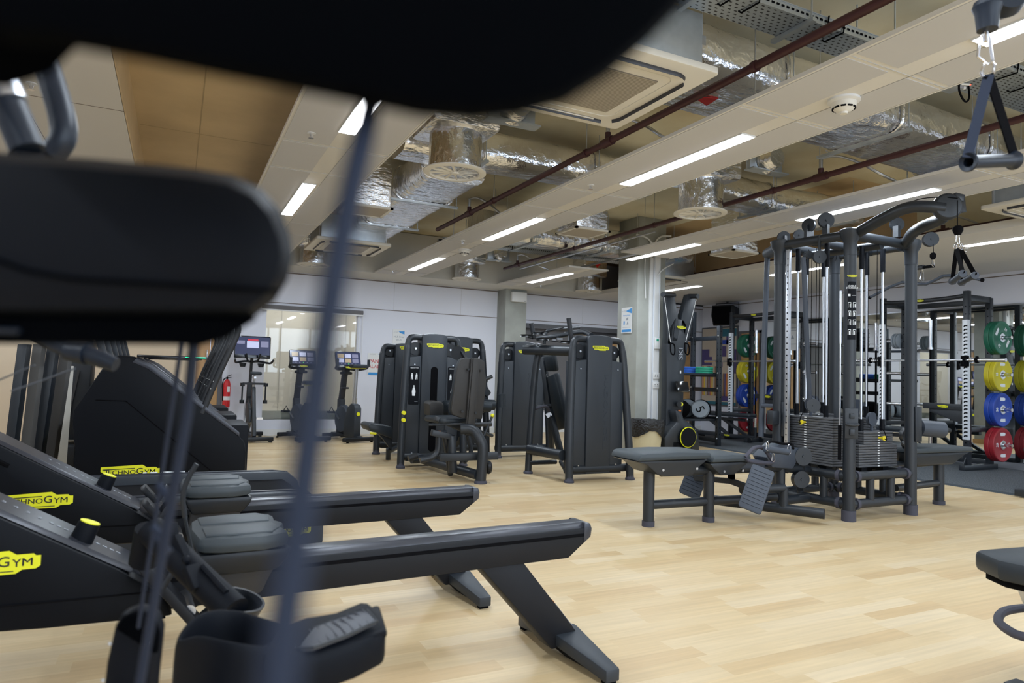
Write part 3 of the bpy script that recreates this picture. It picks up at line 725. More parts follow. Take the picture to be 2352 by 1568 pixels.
sign('pillar_poster', 'white opening notice poster on the shaded side of the near concrete pillar', (5.692, 7.93, 1.90), (0, -1, 0), (0, 0, 1), .25, .36,
     [('text', 'grey_ink', ('A.COM', -.055, .13, .03)), ('p', 'blue_ink', swoosh(.06, .13, .8)), ('text', 'blue_ink', ('Opening Notice', 0, .07, .026)), ('p', 'grey_ink', [(-.02, .0), (.04, .0), (.04, .045), (0, .03)]), ('p', 'blue_ink', [(-.07, -.06), (-.04, -.06), (-.04, -.01), (-.07, -.01)]), ('p', 'grey_ink', [(.0, -.06), (.05, -.06), (.03, -.01)]),
      ('text', 'grey_ink', ('Please wipe down after use', 0, -.10, .016)), ('p', 'blue_ink', [(-.11, -.165), (.11, -.165), (.11, -.13), (-.11, -.13)])])
sign('mirror_notice', 'small white notice with a warning symbol on the wall beyond the far rack', (XW-.04, 9.05, 2.0), (0, -1, 0), (0, 0, 1), .26, .62,
     [('text', 'grey_ink', ('NOTICE', 0, .2, .05)), ('p', 'grey_ink', [(-.10, .1), (.10, .1), (.10, .11), (-.10, .11)]), ('p', 'grey_ink', [(-.10, .05), (.10, .05), (.10, .06), (-.10, .06)]), ('p', 'grey_ink', [(-.04, -.1), (.04, -.1), (0, -.03)]), ('p', 'grey_ink', [(-.10, -.2), (.10, -.2), (.10, -.19), (-.10, -.19)])])
t = T('wall_mural', 'large framed colourful panel of purple blocks and bright stripes by the far corner', 'mural', (XW-.012, 10.97, 1.39))
O('frame', MB().box((0, 0, 0), (.03, 1.06, 1.66)), 'frame_grey', t)
mm = {'mural_cream': MB(), 'purple': MB(), 'teal': MB(), 'stripe_yellow': MB(), 'stripe_orange': MB(), 'stripe_brown': MB(), 'plate_blue': MB()}
def blk(m_, y0, y1, z0, z1): mm[m_].bb((-.024, -y0, z0), (-.017, -y1, z1))
blk('mural_cream', -.5, .5, -.80, .80)
for k_, a in (('purple', [(-.5, -.28, .02, .36), (-.28, -.2, .02, .2), (.0, .22, .2, .42), (-.02, .12, -.02, .08), (.22, .42, .45, .62), (.05, .3, -.72, -.62), (.3, .5, -.15, .35)]), ('teal', [(-.0, .5, .62, .78), (-.5, .5, -.8, -.74)]), ('plate_blue', [(.0, .3, .46, .55)])):
    for y0, y1, z0, z1 in a: mm[k_].bb((-.028, -y0, z0), (-.022, -y1, z1))
i = 0; y = -.48
while y < .42:
    k_ = ['stripe_orange', 'stripe_yellow', 'mural_cream', 'stripe_brown', 'purple'][i % 5]; mm[k_].bb((-.028, -y, -.62), (-.022, -(y+.035), 0.0 if y < -.05 else -.15)); y += .047; i += 1
for k_, m_ in mm.items(): O('painted_area', m_, k_, t)
# exhaustive small things by the back wall
t = T('fire_extinguisher', 'red fire extinguisher standing against the back wall left of the exercise bikes', 'fire extinguisher', (.73, 11.44, .45)); t.scale = (.72, .72, .84)
O('cylinder', MB().lathe([(.001, 0), (.07, 0), (.075, .02), (.075, .42), (.055, .48), (.025, .51), (.001, .515)], n=20), 'red', t)
O('label_band', MB().lathe([(.0765, .13), (.0765, .20)], n=20, cap=False).box((.03, -.072, .33), (.05, .012, .10)), 'white', t)
O('valve', MB().cyl((0, 0, .5), (0, 0, .56), .018, 10).bar((0, 0, .57), (.09, -.02, .60), .02, .012).bar((0, 0, .545), (.08, -.02, .55), .02, .010), 'hole', t)
O('hose', MB().tube(smooth_path([(-.02, 0, .54), (-.09, -.02, .5), (-.085, -.04, .3), (-.075, -.04, .12)], 3), .011, 8), 'hole', t)
O('wall_bracket', MB().box((0, .085, .3), (.06, .03, .10)), 'frame_grey', t)
t = T('waste_bin', 'cream waste bin with a black bin liner folded over its rim beside the pillar', 'bin', (6.30, 8.05, 0)); t.location = (5.66, 7.38, 0)
O('bin_body', MB().lathe([(.001, 0), (.16, 0), (.165, .01), (.215, .50), (.205, .50), (.155, .03)], n=28, cap=False), 'bin_cream', t)
rr = random.Random(3); m = MB(); n = 40; vs = []
for i, (r_, z) in enumerate(((.15, .30), (.19, .49), (.222, .545), (.235, .51), (.235, .44), (.225, .36))):
    for j in range(n):
        a = 2*PI*j/n; k_ = 1 + (.03*math.sin(7*a+i)+rr.uniform(-.02, .02)); dz = (.05*math.sin(3*a+1)+rr.uniform(-.01, .01)) if i == 5 else rr.uniform(-.006, .006)
        vs.append((r_*k_*math.cos(a), r_*k_*math.sin(a), z+dz))
m._add(vs, [(i*n+j, i*n+(j+1) % n, (i+1)*n+(j+1) % n, (i+1)*n+j) for i in range(5) for j in range(n)]); O('bin_liner', m, 'bin_bag', t)
t = T('wall_speaker', 'black loudspeaker on a bracket below the ceiling above the far squat rack', 'speaker', (XW-.15, 10.62, 2.43))
t.rotation_euler = (0, 0, math.radians(20))
O('cabinet', MB().prism([(-.17, .20), (.12, .15), (.14, -.14), (-.10, -.22), (-.20, -.02)], (-.04, .24, .0), (1, 0, 0), (0, 0, 1), (0, -.46, 0)), 'plastic', t, .015)
O('speaker_grille', MB().prism([(-.165, .17), (-.195, -.02), (-.11, -.19), (-.10, -.19), (-.17, 0), (-.155, .17)], (-.05, .21, 0), (1, 0, 0), (0, 0, 1), (0, -.40, 0)), 'hole', t)
O('bracket', MB().tube([(0, .25, 0), (0, .25, .25), (0, -.25, .25), (0, -.25, 0)], .012, 8).cyl((0, 0, .25), (0, 0, .30), .02), 'frame_dark', t)
# ================================================================ helpers for things built in world coordinates
def MBL(t):
    m = MB(); m.M = (Matrix.Translation(t.location) @ Matrix.Rotation(t.rotation_euler.z, 4, 'Z')).inverted(); return m

# ================================================================ EXERCISE BIKES AT THE BACK WALL
def bike(x, y, rz, label, seat_z=.98, screen_tilt=.25):
    t = T('exercise_bike', label, 'exercise bike', (x, y, 0), rz, 'upright exercise bikes')
    # local: rider looks towards +y, saddle near -y
    for yy in (-.42, .42):
        f_ = O('base_foot', MB().prism(rrect(.56 if yy < 0 else .40, .085, .035), (0, yy, .02), (1, 0, 0), (0, 1, 0), (0, 0, .06)), 'plastic', t, .012)
        O('levelling_pad', MB().cyl((-.2, yy, 0), (-.2, yy, .022), .02, 12).cyl((.2 if yy < 0 else .14, yy, 0), (.2 if yy < 0 else .14, yy, .022), .02, 12), 'hole', f_)
    O('base_spine', MB().bar((0, -.42, .07), (0, .44, .07), .10, .05), 'frame_dark', t, .01)
    b = MB().prism([(-.34, .06), (-.34, .50), (-.30, .56), (-.20, .58), (-.08, .50), (0, .30), (.02, .06)], (-.06, 0, 0), (0, 1, 0), (0, 0, 1), (.12, 0, 0)); O('shroud', b, 'shroud', t, .025)
    O('drive_cover', MB().lathe([(.001, -.05), (.20, -.05), (.22, -.02), (.22, .02), (.20, .05), (.001, .05)], o=(0, .12, .32), axis=(1, 0, 0), n=28), 'slate', t)
    O('handlebar_mast', MB().bar((0, .22, .08), (0, .02+.20, .62), .10, .09).bar((0, .22, .60), (0, .12, 1.12), .085, .06).box((0, .12, .80), (.10, .09, .03)), 'frame_dark', t, .008)
    O('seat_post', MB().cyl((0, -.21, .52), (0, -.24, seat_z-.06), .026, 14).cyl((0, -.21, .52), (0, -.22, .66), .035, 14), 'steel', t)
    O('saddle', MB().prism([(-.13, -.13), (-.12, .02), (-.04, .16), (.04, .16), (.12, .02), (.13, -.13), (.05, -.16), (-.05, -.16)], (0, -.24, seat_z-.055), (1, 0, 0), (0, 1, 0), (0, 0, .055)), 'vinyl', t, .018)
    O('saddle_trim', MB().prism([(-.10, -.11), (-.09, .02), (-.02, .13), (.02, .13), (.09, .02), (.10, -.11)], (0, -.24, seat_z-.066), (1, 0, 0), (0, 1, 0), (0, 0, .010)), 'yellow', t)
    h = MB()
    for s_ in (-1, 1): h.tube(smooth_path([(0, .08, 1.10), (s_*.16, .05, 1.08), (s_*.25, -.02, 1.10), (s_*.27, -.10, 1.12), (s_*.265, -.12, 1.24)], 2), .017, 10)
    O('handlebar', h, 'plastic', t)
    O('grip', MB().cyl((-.266, -.12, 1.14), (-.265, -.122, 1.25), .022, 12).cyl((.266, -.12, 1.14), (.265, -.122, 1.25), .022, 12), 'frame', t)
    O('mast_joint', MB().cyl((-.10, .10, 1.03), (.10, .10, 1.03), .022, 12).box((0, .11, 1.06), (.10, .10, .09)), 'frame_dark', t, .01)
    u = V((1, 0, 0)); v = V((0, math.sin(screen_tilt), math.cos(screen_tilt)))
    c = V((0, .04, 1.23)); con = O('console', MB().prism(rrect(.42, .28, .02), c, u, v, -u.cross(v)*.035), 'gloss_black', t, .004)
    sm = MB(); sm.prism(rrect(.42, .21, .005), c + v*.025 + u.cross(v)*.001, u, v, u.cross(v)*.001); O('screen', sm, 'screen', con)
    k = MB()
    for q, w2, mi in ((0, 0, 1), (1, 0, 0), (2, 0, 2), (0, 1, 0), (1, 1, 1), (2, 1, 2)):
        k.prism(rrect(.105, .062, .004), c + v*(.070-.075*w2) + u*(-.13+.125*q) + u.cross(v)*.0025, u, v, u.cross(v)*.0005, mi)
    for q in range(5): k.prism(rrect(.02, .010, .003), c - v*.058 + u*(-.12+.06*q) + u.cross(v)*.0025, u, v, u.cross(v)*.0005, 3 if q == 2 else 2)
    O('screen_tile', k, ['screen_white', 'screen_warm', 'screen_mid', 'screen_green'], con)
    logo(con, c - v*.115 + u.cross(v)*.001, u, v, .12)
    for s_ in (-1, 1):
        cr = O('crank', MB().bar((s_*.075, .12, .32), (s_*.10, .12-.12*s_, .32-.10*s_), .014, .028), 'steel', t)
        O('pedal', MB().box((s_*.16, .12-.12*s_, .32-.10*s_), (.10, .09, .028)).tube([(s_*.12, .12-.12*s_-.02, .33-.10*s_), (s_*.16, .10-.12*s_, .40-.10*s_), (s_*.20, .12-.12*s_-.02, .33-.10*s_)], .008, 6), 'plastic', cr)
    O('emblem', MB().lathe([(.001, .0), (.03, 0), (.03, .003), (.001, .003)], o=(-.001, -.345, .42), axis=(0, -1, 0), n=16), 'logo_yellow', t)
    return t
p = PZ(702, 1000); bike(1.77, 10.80, math.radians(15), 'upright exercise bike with a low saddle, middle of the three bikes before the window', .90)
bike(2.42, 10.62, math.radians(15), 'upright exercise bike with a raised saddle, rightmost of the three bikes', 1.17)
# spin bike with the big screen
t = T('spin_bike', 'indoor cycling bike with a large glowing screen, leftmost of the three bikes', 'exercise bike', (1.04, 10.88, 0), math.radians(3))
for yy in (-.45, .45): O('base_foot', MB().box((0, yy, .05), (.52, .07, .06)).box((-.22, yy, .01), (.05, .06, .02)).box((.22, yy, .01), (.05, .06, .02)), 'plastic', t, .012)
O('base_spine', MB().bar((0, -.45, .06), (0, .45, .06), .07, .05), 'frame', t, .006)
O('frame_tube', MB().bar((0, -.40, .08), (0, -.15, .78), .055, .085).bar((0, .30, .08), (.0, .20, .85), .05, .08).bar((0, -.22, .40), (0, .25, .62), .05, .07), 'frame', t, .01)
O('flywheel', MB().lathe([(.001, -.02), (.20, -.02), (.225, -.028), (.225, .028), (.20, .02), (.001, .02)], o=(0, .26, .36), axis=(1, 0, 0), n=32), 'steel', t)
O('chain_cover', MB().prism([(-.30, .28), (-.28, .46), (-.05, .56), (.08, .46), (.10, .36), (-.05, .26)], (-.07, 0, 0), (0, 1, 0), (0, 0, 1), (.04, 0, 0)), 'shroud', t, .01)
O('seat_post', MB().cyl((0, -.15, .76), (0, -.18, .98), .018, 12).bar((0, -.26, .93), (0, -.08, .93), .03, .03), 'steel', t)
O('saddle', MB().prism([(-.085, -.13), (-.075, -.04), (-.025, .14), (.025, .14), (.075, -.04), (.085, -.13), (0, -.15)], (0, -.20, .965), (1, 0, 0), (0, 1, 0), (0, 0, .05)), 'vinyl', t, .016)
O('head_post', MB().cyl((0, .20, .84), (0, .15, 1.16), .022, 12), 'frame_dark', t)
hb = MB()
for s_ in (-1, 1): hb.tube(smooth_path([(0, .15, 1.16), (s_*.10, .12, 1.17), (s_*.20, .05, 1.15), (s_*.25, -.03, 1.14), (s_*.27, -.12, 1.19)], 2), .016, 10).tube(smooth_path([(s_*.04, .12, 1.17), (s_*.08, .04, 1.18), (s_*.10, .0, 1.28)], 2), .014, 8)
O('handlebar', hb, 'plastic', t)
O('bottle_holder', MB().lathe([(.001, 0), (.035, 0), (.05, .05), (.05, .06), (.045, .06)], o=(-.13, .1, 1.08), n=14).lathe([(.001, 0), (.035, 0), (.05, .05), (.05, .06), (.045, .06)], o=(.13, .1, 1.08), n=14), 'plastic', t)
con = O('monitor', MB().prism(rrect(.52, .34, .02), (0, .10, 1.38), (1, 0, 0), (0, .1, .995), (0, .03, 0)).cyl((0, .13, 1.15), (0, .13, 1.3), .025, 10), 'gloss_black', t, .004)
O('screen', MB().prism(rrect(.49, .27, .004), (0, .1, 1.40), (1, 0, 0), (0, .1, .995), (0, -.002, 0)), 'screen', con)
O('screen_tile', MB().prism(rrect(.17, .10, .004), (.0, .097, 1.42), (1, 0, 0), (0, .1, .995), (0, -.001, 0)).prism(rrect(.15, .025, .004), (.0, .097, 1.49), (1, 0, 0), (0, .1, .995), (0, -.001, 0), 1).prism(rrect(.08, .05, .004), (-.16, .097, 1.34), (1, 0, 0), (0, .1, .995), (0, -.001, 0), 0).prism(rrect(.11, .09, .004), (.17, .097, 1.43), (1, 0, 0), (0, .1, .995), (0, -.001, 0), 2).prism(rrect(.11, .05, .004), (-.17, .097, 1.45), (1, 0, 0), (0, .1, .995), (0, -.001, 0), 2).prism(rrect(.13, .045, .004), (.0, .097, 1.335), (1, 0, 0), (0, .1, .995), (0, -.001, 0), 3).prism(rrect(.10, .05, .004), (.17, .097, 1.34), (1, 0, 0), (0, .1, .995), (0, -.001, 0), 3), ['screen_white', 'screen_red', 'screen_mid', 'screen_warm'], con)
O('green_button', MB().prism(rrect(.08, .03, .006), (0, .096, 1.235), (1, 0, 0), (0, .1, .995), (0, -.002, 0)), 'screen_green', con)
for s_ in (-1, 1):
    cr = O('crank', MB().bar((s_*.06, .0, .36), (s_*.09, .10*s_, .28+.03*s_), .014, .028), 'steel', t); O('pedal', MB().box((s_*.14, .10*s_, .28+.03*s_), (.09, .10, .03)), 'chrome', cr)
O('dumbbell_holder', MB().bar((0, -.2, .84), (.16, -.22, .84), .04, .03).bar((0, -.2, .84), (-.16, -.22, .84), .04, .03), 'frame_dark', t)
for s_ in (-1, 1):
    o = O('dumbbell', MB().cyl((0, 0, -.12), (0, 0, .12), .012, 10).cyl((0, 0, -.15), (0, 0, -.10), .032, 14).cyl((0, 0, .10), (0, 0, .15), .032, 14), 'plastic'); o.location = (1.05+.16*s_, 10.66, .70)
    tag(o, ('left' if s_ < 0 else 'right') + ' small dumbbell hanging below the saddle of the big screen bike', 'dumbbell', 'dumbbells on the spin bike')
cb = T('power_cable', 'tangle of white cables lying on the floor along the back wall between the bikes', 'cable', (1.6, 11.4, 0))
m = MB(); rr = random.Random(5)
for k in range(5):
    m.tube(smooth_path([(-.3+.35*k, -.02, .012), (-.2+.35*k+rr.uniform(-.1, .1), -.12, .01), (-.05+.35*k, -.3+rr.uniform(-.05, .05), .012), (.1+.35*k, -.1, .06+rr.uniform(0, .08)), (.2+.35*k, .05, .012)], 3), .006, 6)
O('cable_run', m, 'white', cb)

# ================================================================ WEIGHT STACK MACHINES
def tower(t, front=False, w_=.76, h=1.53, tag_side=None):
    hw = w_/2
    prof = [(-.155, .07), (-.155, h-.055), (-.150, h-.028), (-.135, h-.010), (-.08, h), (.0, h+.004), (.08, h), (.135, h-.010), (.150, h-.028), (.155, h-.055), (.155, .07)]
    O('tower_cover', MB().prism(prof, (0, .02, 0), (1, 0, 0), (0, 0, 1), (0, .20, 0)), 'shroud', t, .014)
    for s_ in (-1, 1):
        O('side_panel', MB().prism([(s_*.158, .08), (s_*.158, 1.27), (s_*.315, 1.25), (s_*.315, .08)], (0, .035, 0), (1, 0, 0), (0, 0, 1), (0, .17, 0)), 'shroud', t, .006)
        O('side_pulley', MB().lathe([(.001, 0), (.012, 0), (.012, .004), (.075, .004), (.075, .022), (.001, .022)], o=(s_*.215, .09, 1.355), axis=(0, 1, 0), n=24).cyl((s_*.215, .075, 1.355), (s_*.215, .10, 1.355), .012, 10, 1).bar((s_*.215, .13, 1.25), (s_*.215, .13, 1.42), .12, .03, 0, up=(0, 1, 0)), ['plastic', 'steel'], t)
        path = smooth_path([(s_*hw, -.03, .02), (s_*hw*.985, -.01, .35), (s_*hw*.93, .03, .8), (s_*hw*.855, .06, 1.25), (s_*hw*.825, .075, h-.13), (s_*hw*.77, .078, h-.055), (s_*hw*.62, .08, h-.04), (s_*.12, .09, h-.045)], 3)
        fr = O('frame_tube', MB().tube(path, [.042]*int(len(path)*.55) + [.036]*(len(path)-int(len(path)*.55)), 14), 'frame', t)
        O('rubber_foot', MB().lathe([(.052, 0), (.052, .018), (.042, .03), (.039, .06)], o=(s_*hw, -.03, 0), n=20), 'rubber', fr)
    O('base_beam', MB().cyl((-hw, .05, .12), (hw, .05, .12), .042, 14).bb((-.30, .03, .07), (.30, .20, .12)), 'frame', t)
    O('screw', MB().cyl((-.235, .028, 1.17), (-.235, .036, 1.17), .008, 8).cyl((.235, .028, 1.17), (.235, .036, 1.17), .008, 8).cyl((-.235, .028, .16), (-.235, .036, .16), .008, 8).cyl((.235, .028, .16), (.235, .036, .16), .008, 8), 'steel', t)
    logo(t, (0, .0165, 1.395), (1, 0, 0), (0, 0, 1), .205)
    if not front:
        m = MB(); add_text(m, 'TECHNOGYM', (.085, .0195, .72), (0, 0, 1), (-1, 0, 0), .075, ext=.02, sx=1.7); O('embossed_lettering', m, 'shroud', t)
    if front:
        O('stack_slot', MB().prism(rrect(.085, .98, .042), (-.0, .0195, .66), (1, 0, 0), (0, 0, 1), (0, -.002, 0)), 'hole', t)
        for s_ in (-1, 1):
            pc = O('instruction_card', MB().prism(rrect(.125, .44, .01), (s_*.236, .034, .93), (1, 0, 0), (0, 0, 1), (0, -.002, 0)), 'shroud_dark', t)
            m = MB(); add_text(m, 'ABDUCTOR', (s_*.236, .0315, 1.13), (1, 0, 0), (0, 0, 1), .018, ext=.01)
            for k, z in ((-1, 1.03), (1, 1.03)):     # little figures
                cx_ = s_*.236 + k*.027
                m.prism(rrect(.014, .014, .006, 3), (cx_, .0318, z+.032), (1, 0, 0), (0, 0, 1), (0, -.001, 0)).prism([(-.012, 0), (.012, 0), (.010, .024), (-.010, .024)], (cx_, .0318, z), (1, 0, 0), (0, 0, 1), (0, -.001, 0)).prism([(-.012, -.032), (-.004, -.032), (-.001, 0), (-.01, 0)], (cx_, .0318, z), (1, 0, 0), (0, 0, 1), (0, -.001, 0)).prism([(.012, -.032), (.004, -.032), (.001, 0), (.01, 0)], (cx_, .0318, z), (1, 0, 0), (0, 0, 1), (0, -.001, 0))
            m.prism([(-.016, -.05), (.016, -.05), (.022, .0), (.010, .05), (-.010, .05), (-.022, .0)], (s_*.236, .0318, .86), (1, 0, 0), (0, 0, 1), (0, -.001, 0)).prism(rrect(.016, .018, .007, 3), (s_*.236, .0318, .922), (1, 0, 0), (0, 0, 1), (0, -.001, 0))
            O('pictogram', m, 'white_ink', pc)
            O('card_footer', MB().prism(rrect(.04, .003, .001, 1), (s_*.236+.03, .0315, .745), (1, 0, 0), (0, 0, 1), (0, -.001, 0)), 'grey_ink', pc)
        O('selector_knob', MB().cyl((-.37, -.03, .62), (-.37, -.07, .62), .022, 12).cyl((-.37, -.03, .54), (-.37, -.07, .54), .022, 12), 'yellow', t)
def machine(name, label, x, y, rz=0, **k):
    t = T(name, label, 'weight machine', (x, y, 0), rz, 'weight stack machines'); tower(t, **k); return t
# D : press machine seen from behind its tower
t = machine('chest_press_machine', 'weight machine seen from behind with upright handles on its left, nearest of the row', 4.05, 6.08)
mD = t
m = MBL(t); pf = PZ(1213, 1087); top = PY(1232, 805, 6.72)
m.tube(smooth_path([(pf.x, 6.74, .02), (pf.x+.02, 6.74, .6), (top.x-.01, 6.72, 1.15), (top.x+.02, 6.70, top.z)], 2), .038, 14); O('frame_tube', m, 'frame', t)
O('rubber_foot', MBL(t).lathe([(.052, 0), (.052, .018), (.042, .03)], o=(pf.x, 6.74, 0), n=20), 'rubber', t)
a, b = PY(1218, 803, 6.72), PY(1322, 806, 6.20)
O('cross_beam', MBL(t).tube([a - V((.06, -.03, 0)), b], .055, 16).tube([(pf.x, 6.72, .27), (3.63, 6.12, .27)], .055, 16).tube([(pf.x, 6.72, .12), (3.9, 6.72, .12)], .025, 12).tube([(3.66, 6.1, .12), (3.95, 6.7, .12)], .025, 12), 'frame', t)
for px, y0, y1, yy in ((1224, 742, 778, 6.72), (1310, 730, 782, 6.30)):
    O('grip', MBL(t).cyl(PY(px-4, y0, yy), PY(px+3, y1, yy), .026, 14), 'frame_dark', t)
O('press_arm', MBL(t).tube(smooth_path([PY(1250, 790, 6.7), PY(1252, 765, 6.7), PY(1262, 757, 6.7), PY(1330, 752, 6.9)], 2), .020, 10).tube(smooth_path([PY(1232, 778, 6.72), PY(1280, 772, 6.6), PY(1340, 760, 6.5), PY(1358, 770, 6.3)], 2), .028, 12), 'frame', t)
for px, py, yy in ((1210, 771, 6.62), (1238, 766, 6.6), (1248, 779, 6.5), (1302, 786, 6.35)):
    c = PY(px, py, yy); O('cable_pulley', MBL(t).lathe([(.001, -.012), (.07, -.012), (.062, 0), (.07, .012), (.001, .012)], o=c, n=24), 'plastic', t)
O('cable', MBL(t).tube([PY(1212, 775, 6.55), PY(1330, 792, 6.28)], .004, 6).tube([PY(1240, 764, 6.6), PY(1296, 752, 6.7)], .004, 6), 'hole', t)
O('fastener', MBL(t).box(PY(1285, 778, 6.5), (.07, .02, .02)).box(PY(1307, 776, 6.35), (.02, .02, .05)).box(PY(1272, 780, 6.5), (.04, .02, .02)), 'steel', t)
for p0, p1, th, w3 in ((PY(1262, 815, 6.95), PY(1268, 852, 6.95), .07, .24), (PY(1266, 862, 6.93), PY(1294, 985, 6.80), .08, .30)):
    d_ = (p1-p0); O('back_pad', MBL(t).bar(p0, p1, w3, th, up=(1, 0, .2)), 'vinyl', t, .022)
O('seat_support', MBL(t).bar(PY(1244, 820, 6.95), PY(1262, 940, 6.85), .05, .05).bar(PY(1262, 940, 6.85), PY(1288, 1040, 6.6), .06, .06).bar(PY(1262, 940, 6.85), PY(1268, 1030, 6.9), .05, .05).bar(PY(1230, 935, 6.8), PY(1265, 930, 6.8), .04, .03), 'frame', t, .006)
O('foam_handle', MBL(t).tube(smooth_path([PY(1230, 938, 6.75), PY(1255, 930, 6.75), PY(1262, 945, 6.8)], 2), .018, 8), 'rubber', t)
O('metal_sticker', MBL(t).bar(PY(1258, 948, 6.82), PY(1263, 956, 6.81), .055, .062), 'steel', t)
# C behind it
t = machine('chest_fly_machine', 'weight machine seen from behind, partly hidden behind the press machine with the handles', 4.19, 8.10)
O('foam_roller', MBL(t).cyl(PY(1126, 935, 7.5), PY(1095, 930, 7.5), .06, 16).cyl(PY(1152, 905, 7.7), PY(1152, 935, 7.7), .05, 14), 'vinyl', t)
O('adjust_lever', MBL(t).cyl(PY(1131, 955, 7.3), PY(1112, 1000, 7.3), .016, 8), 'frame', t); O('lever_knob', MBL(t).sph(PY(1131, 954, 7.3), .024, 10), 'yellow', t)
O('link_bar', MBL(t).tube([PY(1090, 975, 7.4), PY(1128, 975, 7.5)], .022, 10).tube([PY(1100, 990, 7.4), PY(1130, 1000, 7.6)], .022, 10), 'frame', t)
# B : hip machine with the seat towards the camera
t = machine('hip_machine', 'weight machine with a seat in front of it and picture cards on both side panels', 2.70, 7.50, front=True)
mB = t
y0 = 6.42
pr = [PY(*q, y0) for q in ((1059, 826), (1066, 822), (1108, 826), (1114, 832), (1117, 880), (1108, 962), (1062, 960), (1040, 952), (1037, 940), (1050, 850))]
O('backrest_board', MBL(t).pts(pr, (0, .035, 0)), 'pad_back', t, .008)
O('backrest_pad', MBL(t).pts([q + V((0, .04, 0)) for q in pr], (0, .07, 0)), 'vinyl', t, .025)
O('backrest_post', MBL(t).bar(PY(1092, 822, y0-.02), PY(1078, 1000, y0-.02), .10, .03, up=(0, 1, 0)).bar(PY(1092, 822, y0-.03), PY(1078, 985, y0-.03), .06, .05, up=(0, 1, 0)), 'pad_back', t, .008)
bo = MBL(t)
for px, py in ((1076, 848), (1106, 850), (1062, 945), (1093, 948)): bo.cyl(PY(px, py, y0-.05), PY(px, py, y0-.01), .012, 10)
O('bolt', bo, 'plastic', t)
O('seat_pad', MBL(t).prism(rrect(.44, .44, .06), (PY(1035, 970, 6.75)), (1, .1, 0), (-.1, 1, 0), (0, 0, .065)), 'vinyl', t, .025)
for px, yy in ((1003, 6.95), (1045, 7.05)):
    O('thigh_pad', MBL(t).pts([PY(px-17, 928, yy), PY(px-12, 921, yy), PY(px+12, 922, yy), PY(px+17, 930, yy), PY(px+16, 958, yy), PY(px-16, 956, yy)], (.02, .26, 0)), 'pad_back' if px < 1010 else 'vinyl', t, .02)
s0 = V((2.77, 6.25, 0))
O('support_tube', MBL(t).tube(smooth_path([PY(1058, 985, 6.4), PY(1088, 985, 6.35), PY(1104, 1010, 6.27), (2.79, 6.25, .35), (2.77, 6.25, .01)], 3), .052, 16), 'frame', t)
O('rubber_foot', MBL(t).lathe([(.065, 0), (.065, .015), (.055, .03)], o=(2.77, 6.25, 0), n=20), 'rubber', t)
O('floor_beam', MBL(t).tube([(2.75, 6.27, .08), (2.55, 7.45, .10)], .05, 12).tube([PY(945, 1056, 7.3), PY(985, 1054, 7.35)], .04, 12), 'frame', t)
O('seat_frame', MBL(t).bar(PY(991, 993, 6.5), PY(1036, 1003, 6.5), .07, .06).bar(PY(1010, 1050, 6.5), PY(1143, 1046, 6.35), .07, .075).cyl(PY(1037, 1000, 6.5), PY(1040, 1085, 6.5), .045, 12).bar(PY(985, 975, 6.6), PY(1130, 972, 6.4), .025, .025).cyl(PY(1020, 990, 6.5), PY(1035, 1090, 6.7), .03, 10).bar(PY(1000, 960, 6.6), PY(1060, 985, 6.6), .08, .05), 'frame', t, .006)
O('swing_arm', MBL(t).tube(smooth_path([PY(1008, 1000, 6.5), PY(1007, 1040, 6.5), PY(990, 1052, 6.5), PY(965, 1057, 6.5)], 3), .028, 12).tube(smooth_path([PY(1075, 1000, 6.6), PY(1085, 1040, 6.6), PY(1065, 1062, 6.6)], 2), .024, 10), 'frame', t)
O('foam_roller', MBL(t).cyl(PY(938, 1053, 7.0), PY(958, 1046, 7.0), .035, 14), 'frame_dark', t)
O('transport_wheel', MBL(t).lathe([(.001, -.02), (.06, -.02), (.07, 0), (.06, .02), (.001, .02)], o=(2.87, 6.30, .15), axis=(1, 0, 0), n=20), 'plastic', t)
O('weight_arm', MBL(t).bar(PY(1052, 795, 7.2), PY(1100, 872, 6.6), .03, .03).lathe([(.001, 0), (.078, 0), (.078, .04), (.001, .04)], o=PY(1052, 811, 7.1), axis=(.5, 1, 0), n=24), 'plastic', t)
O('warning_sticker', MBL(t).prism(rrect(.03, .13, .002, 1), PY(1010, 1012, 7.49), (1, 0, 0), (0, 0, 1), (0, -.002, 0)).prism(rrect(.035, .03, .002, 1), PY(1009, 992, 7.488), (1, 0, 0), (0, 0, 1), (0, -.002, 0), 1), ['white', 'orange'], t)
# A : left back, with a saddle shaped seat ; A2 : behind
t = machine('back_machine', 'weight machine at the left end of the row with a yellow lever under its seat', 2.77, 8.80, h=1.46)
O('seat_pad', MBL(t).tube(smooth_path([PY(848, 985, 8.0), PY(866, 980, 8.0), PY(885, 990, 8.2), PY(900, 995, 8.4)], 2), [.05]+[.075]*12+[.09], 14, sy=.6) if False else MBL(t).pts([PY(*q, 8.0) for q in ((845, 978), (852, 972), (880, 976), (902, 980), (902, 1008), (870, 996), (850, 990))], (0, .40, 0)), 'vinyl', t, .022)
O('adjust_lever', MBL(t).tube([PY(850, 994, 7.95), PY(864, 996, 7.95)], .014, 8), 'yellow', t)
O('seat_bracket', MBL(t).pts([PY(*q, 8.1) for q in ((864, 992), (900, 1000), (900, 1035), (880, 1008))], (0, .05, 0)).cyl(PY(892, 1030, 8.15), (PZ(892, 1056).x, 8.2, .0), .03, 10).cyl((PZ(892, 1056).x, 8.2, .1), (2.7, 8.7, .12), .03, 10), 'frame', t)
t = machine('leg_machine', 'weight machine behind the hip machine, only its top with the badge in view', 3.36, 8.30, h=1.56)
p = PY(1125, 905, 8.0)
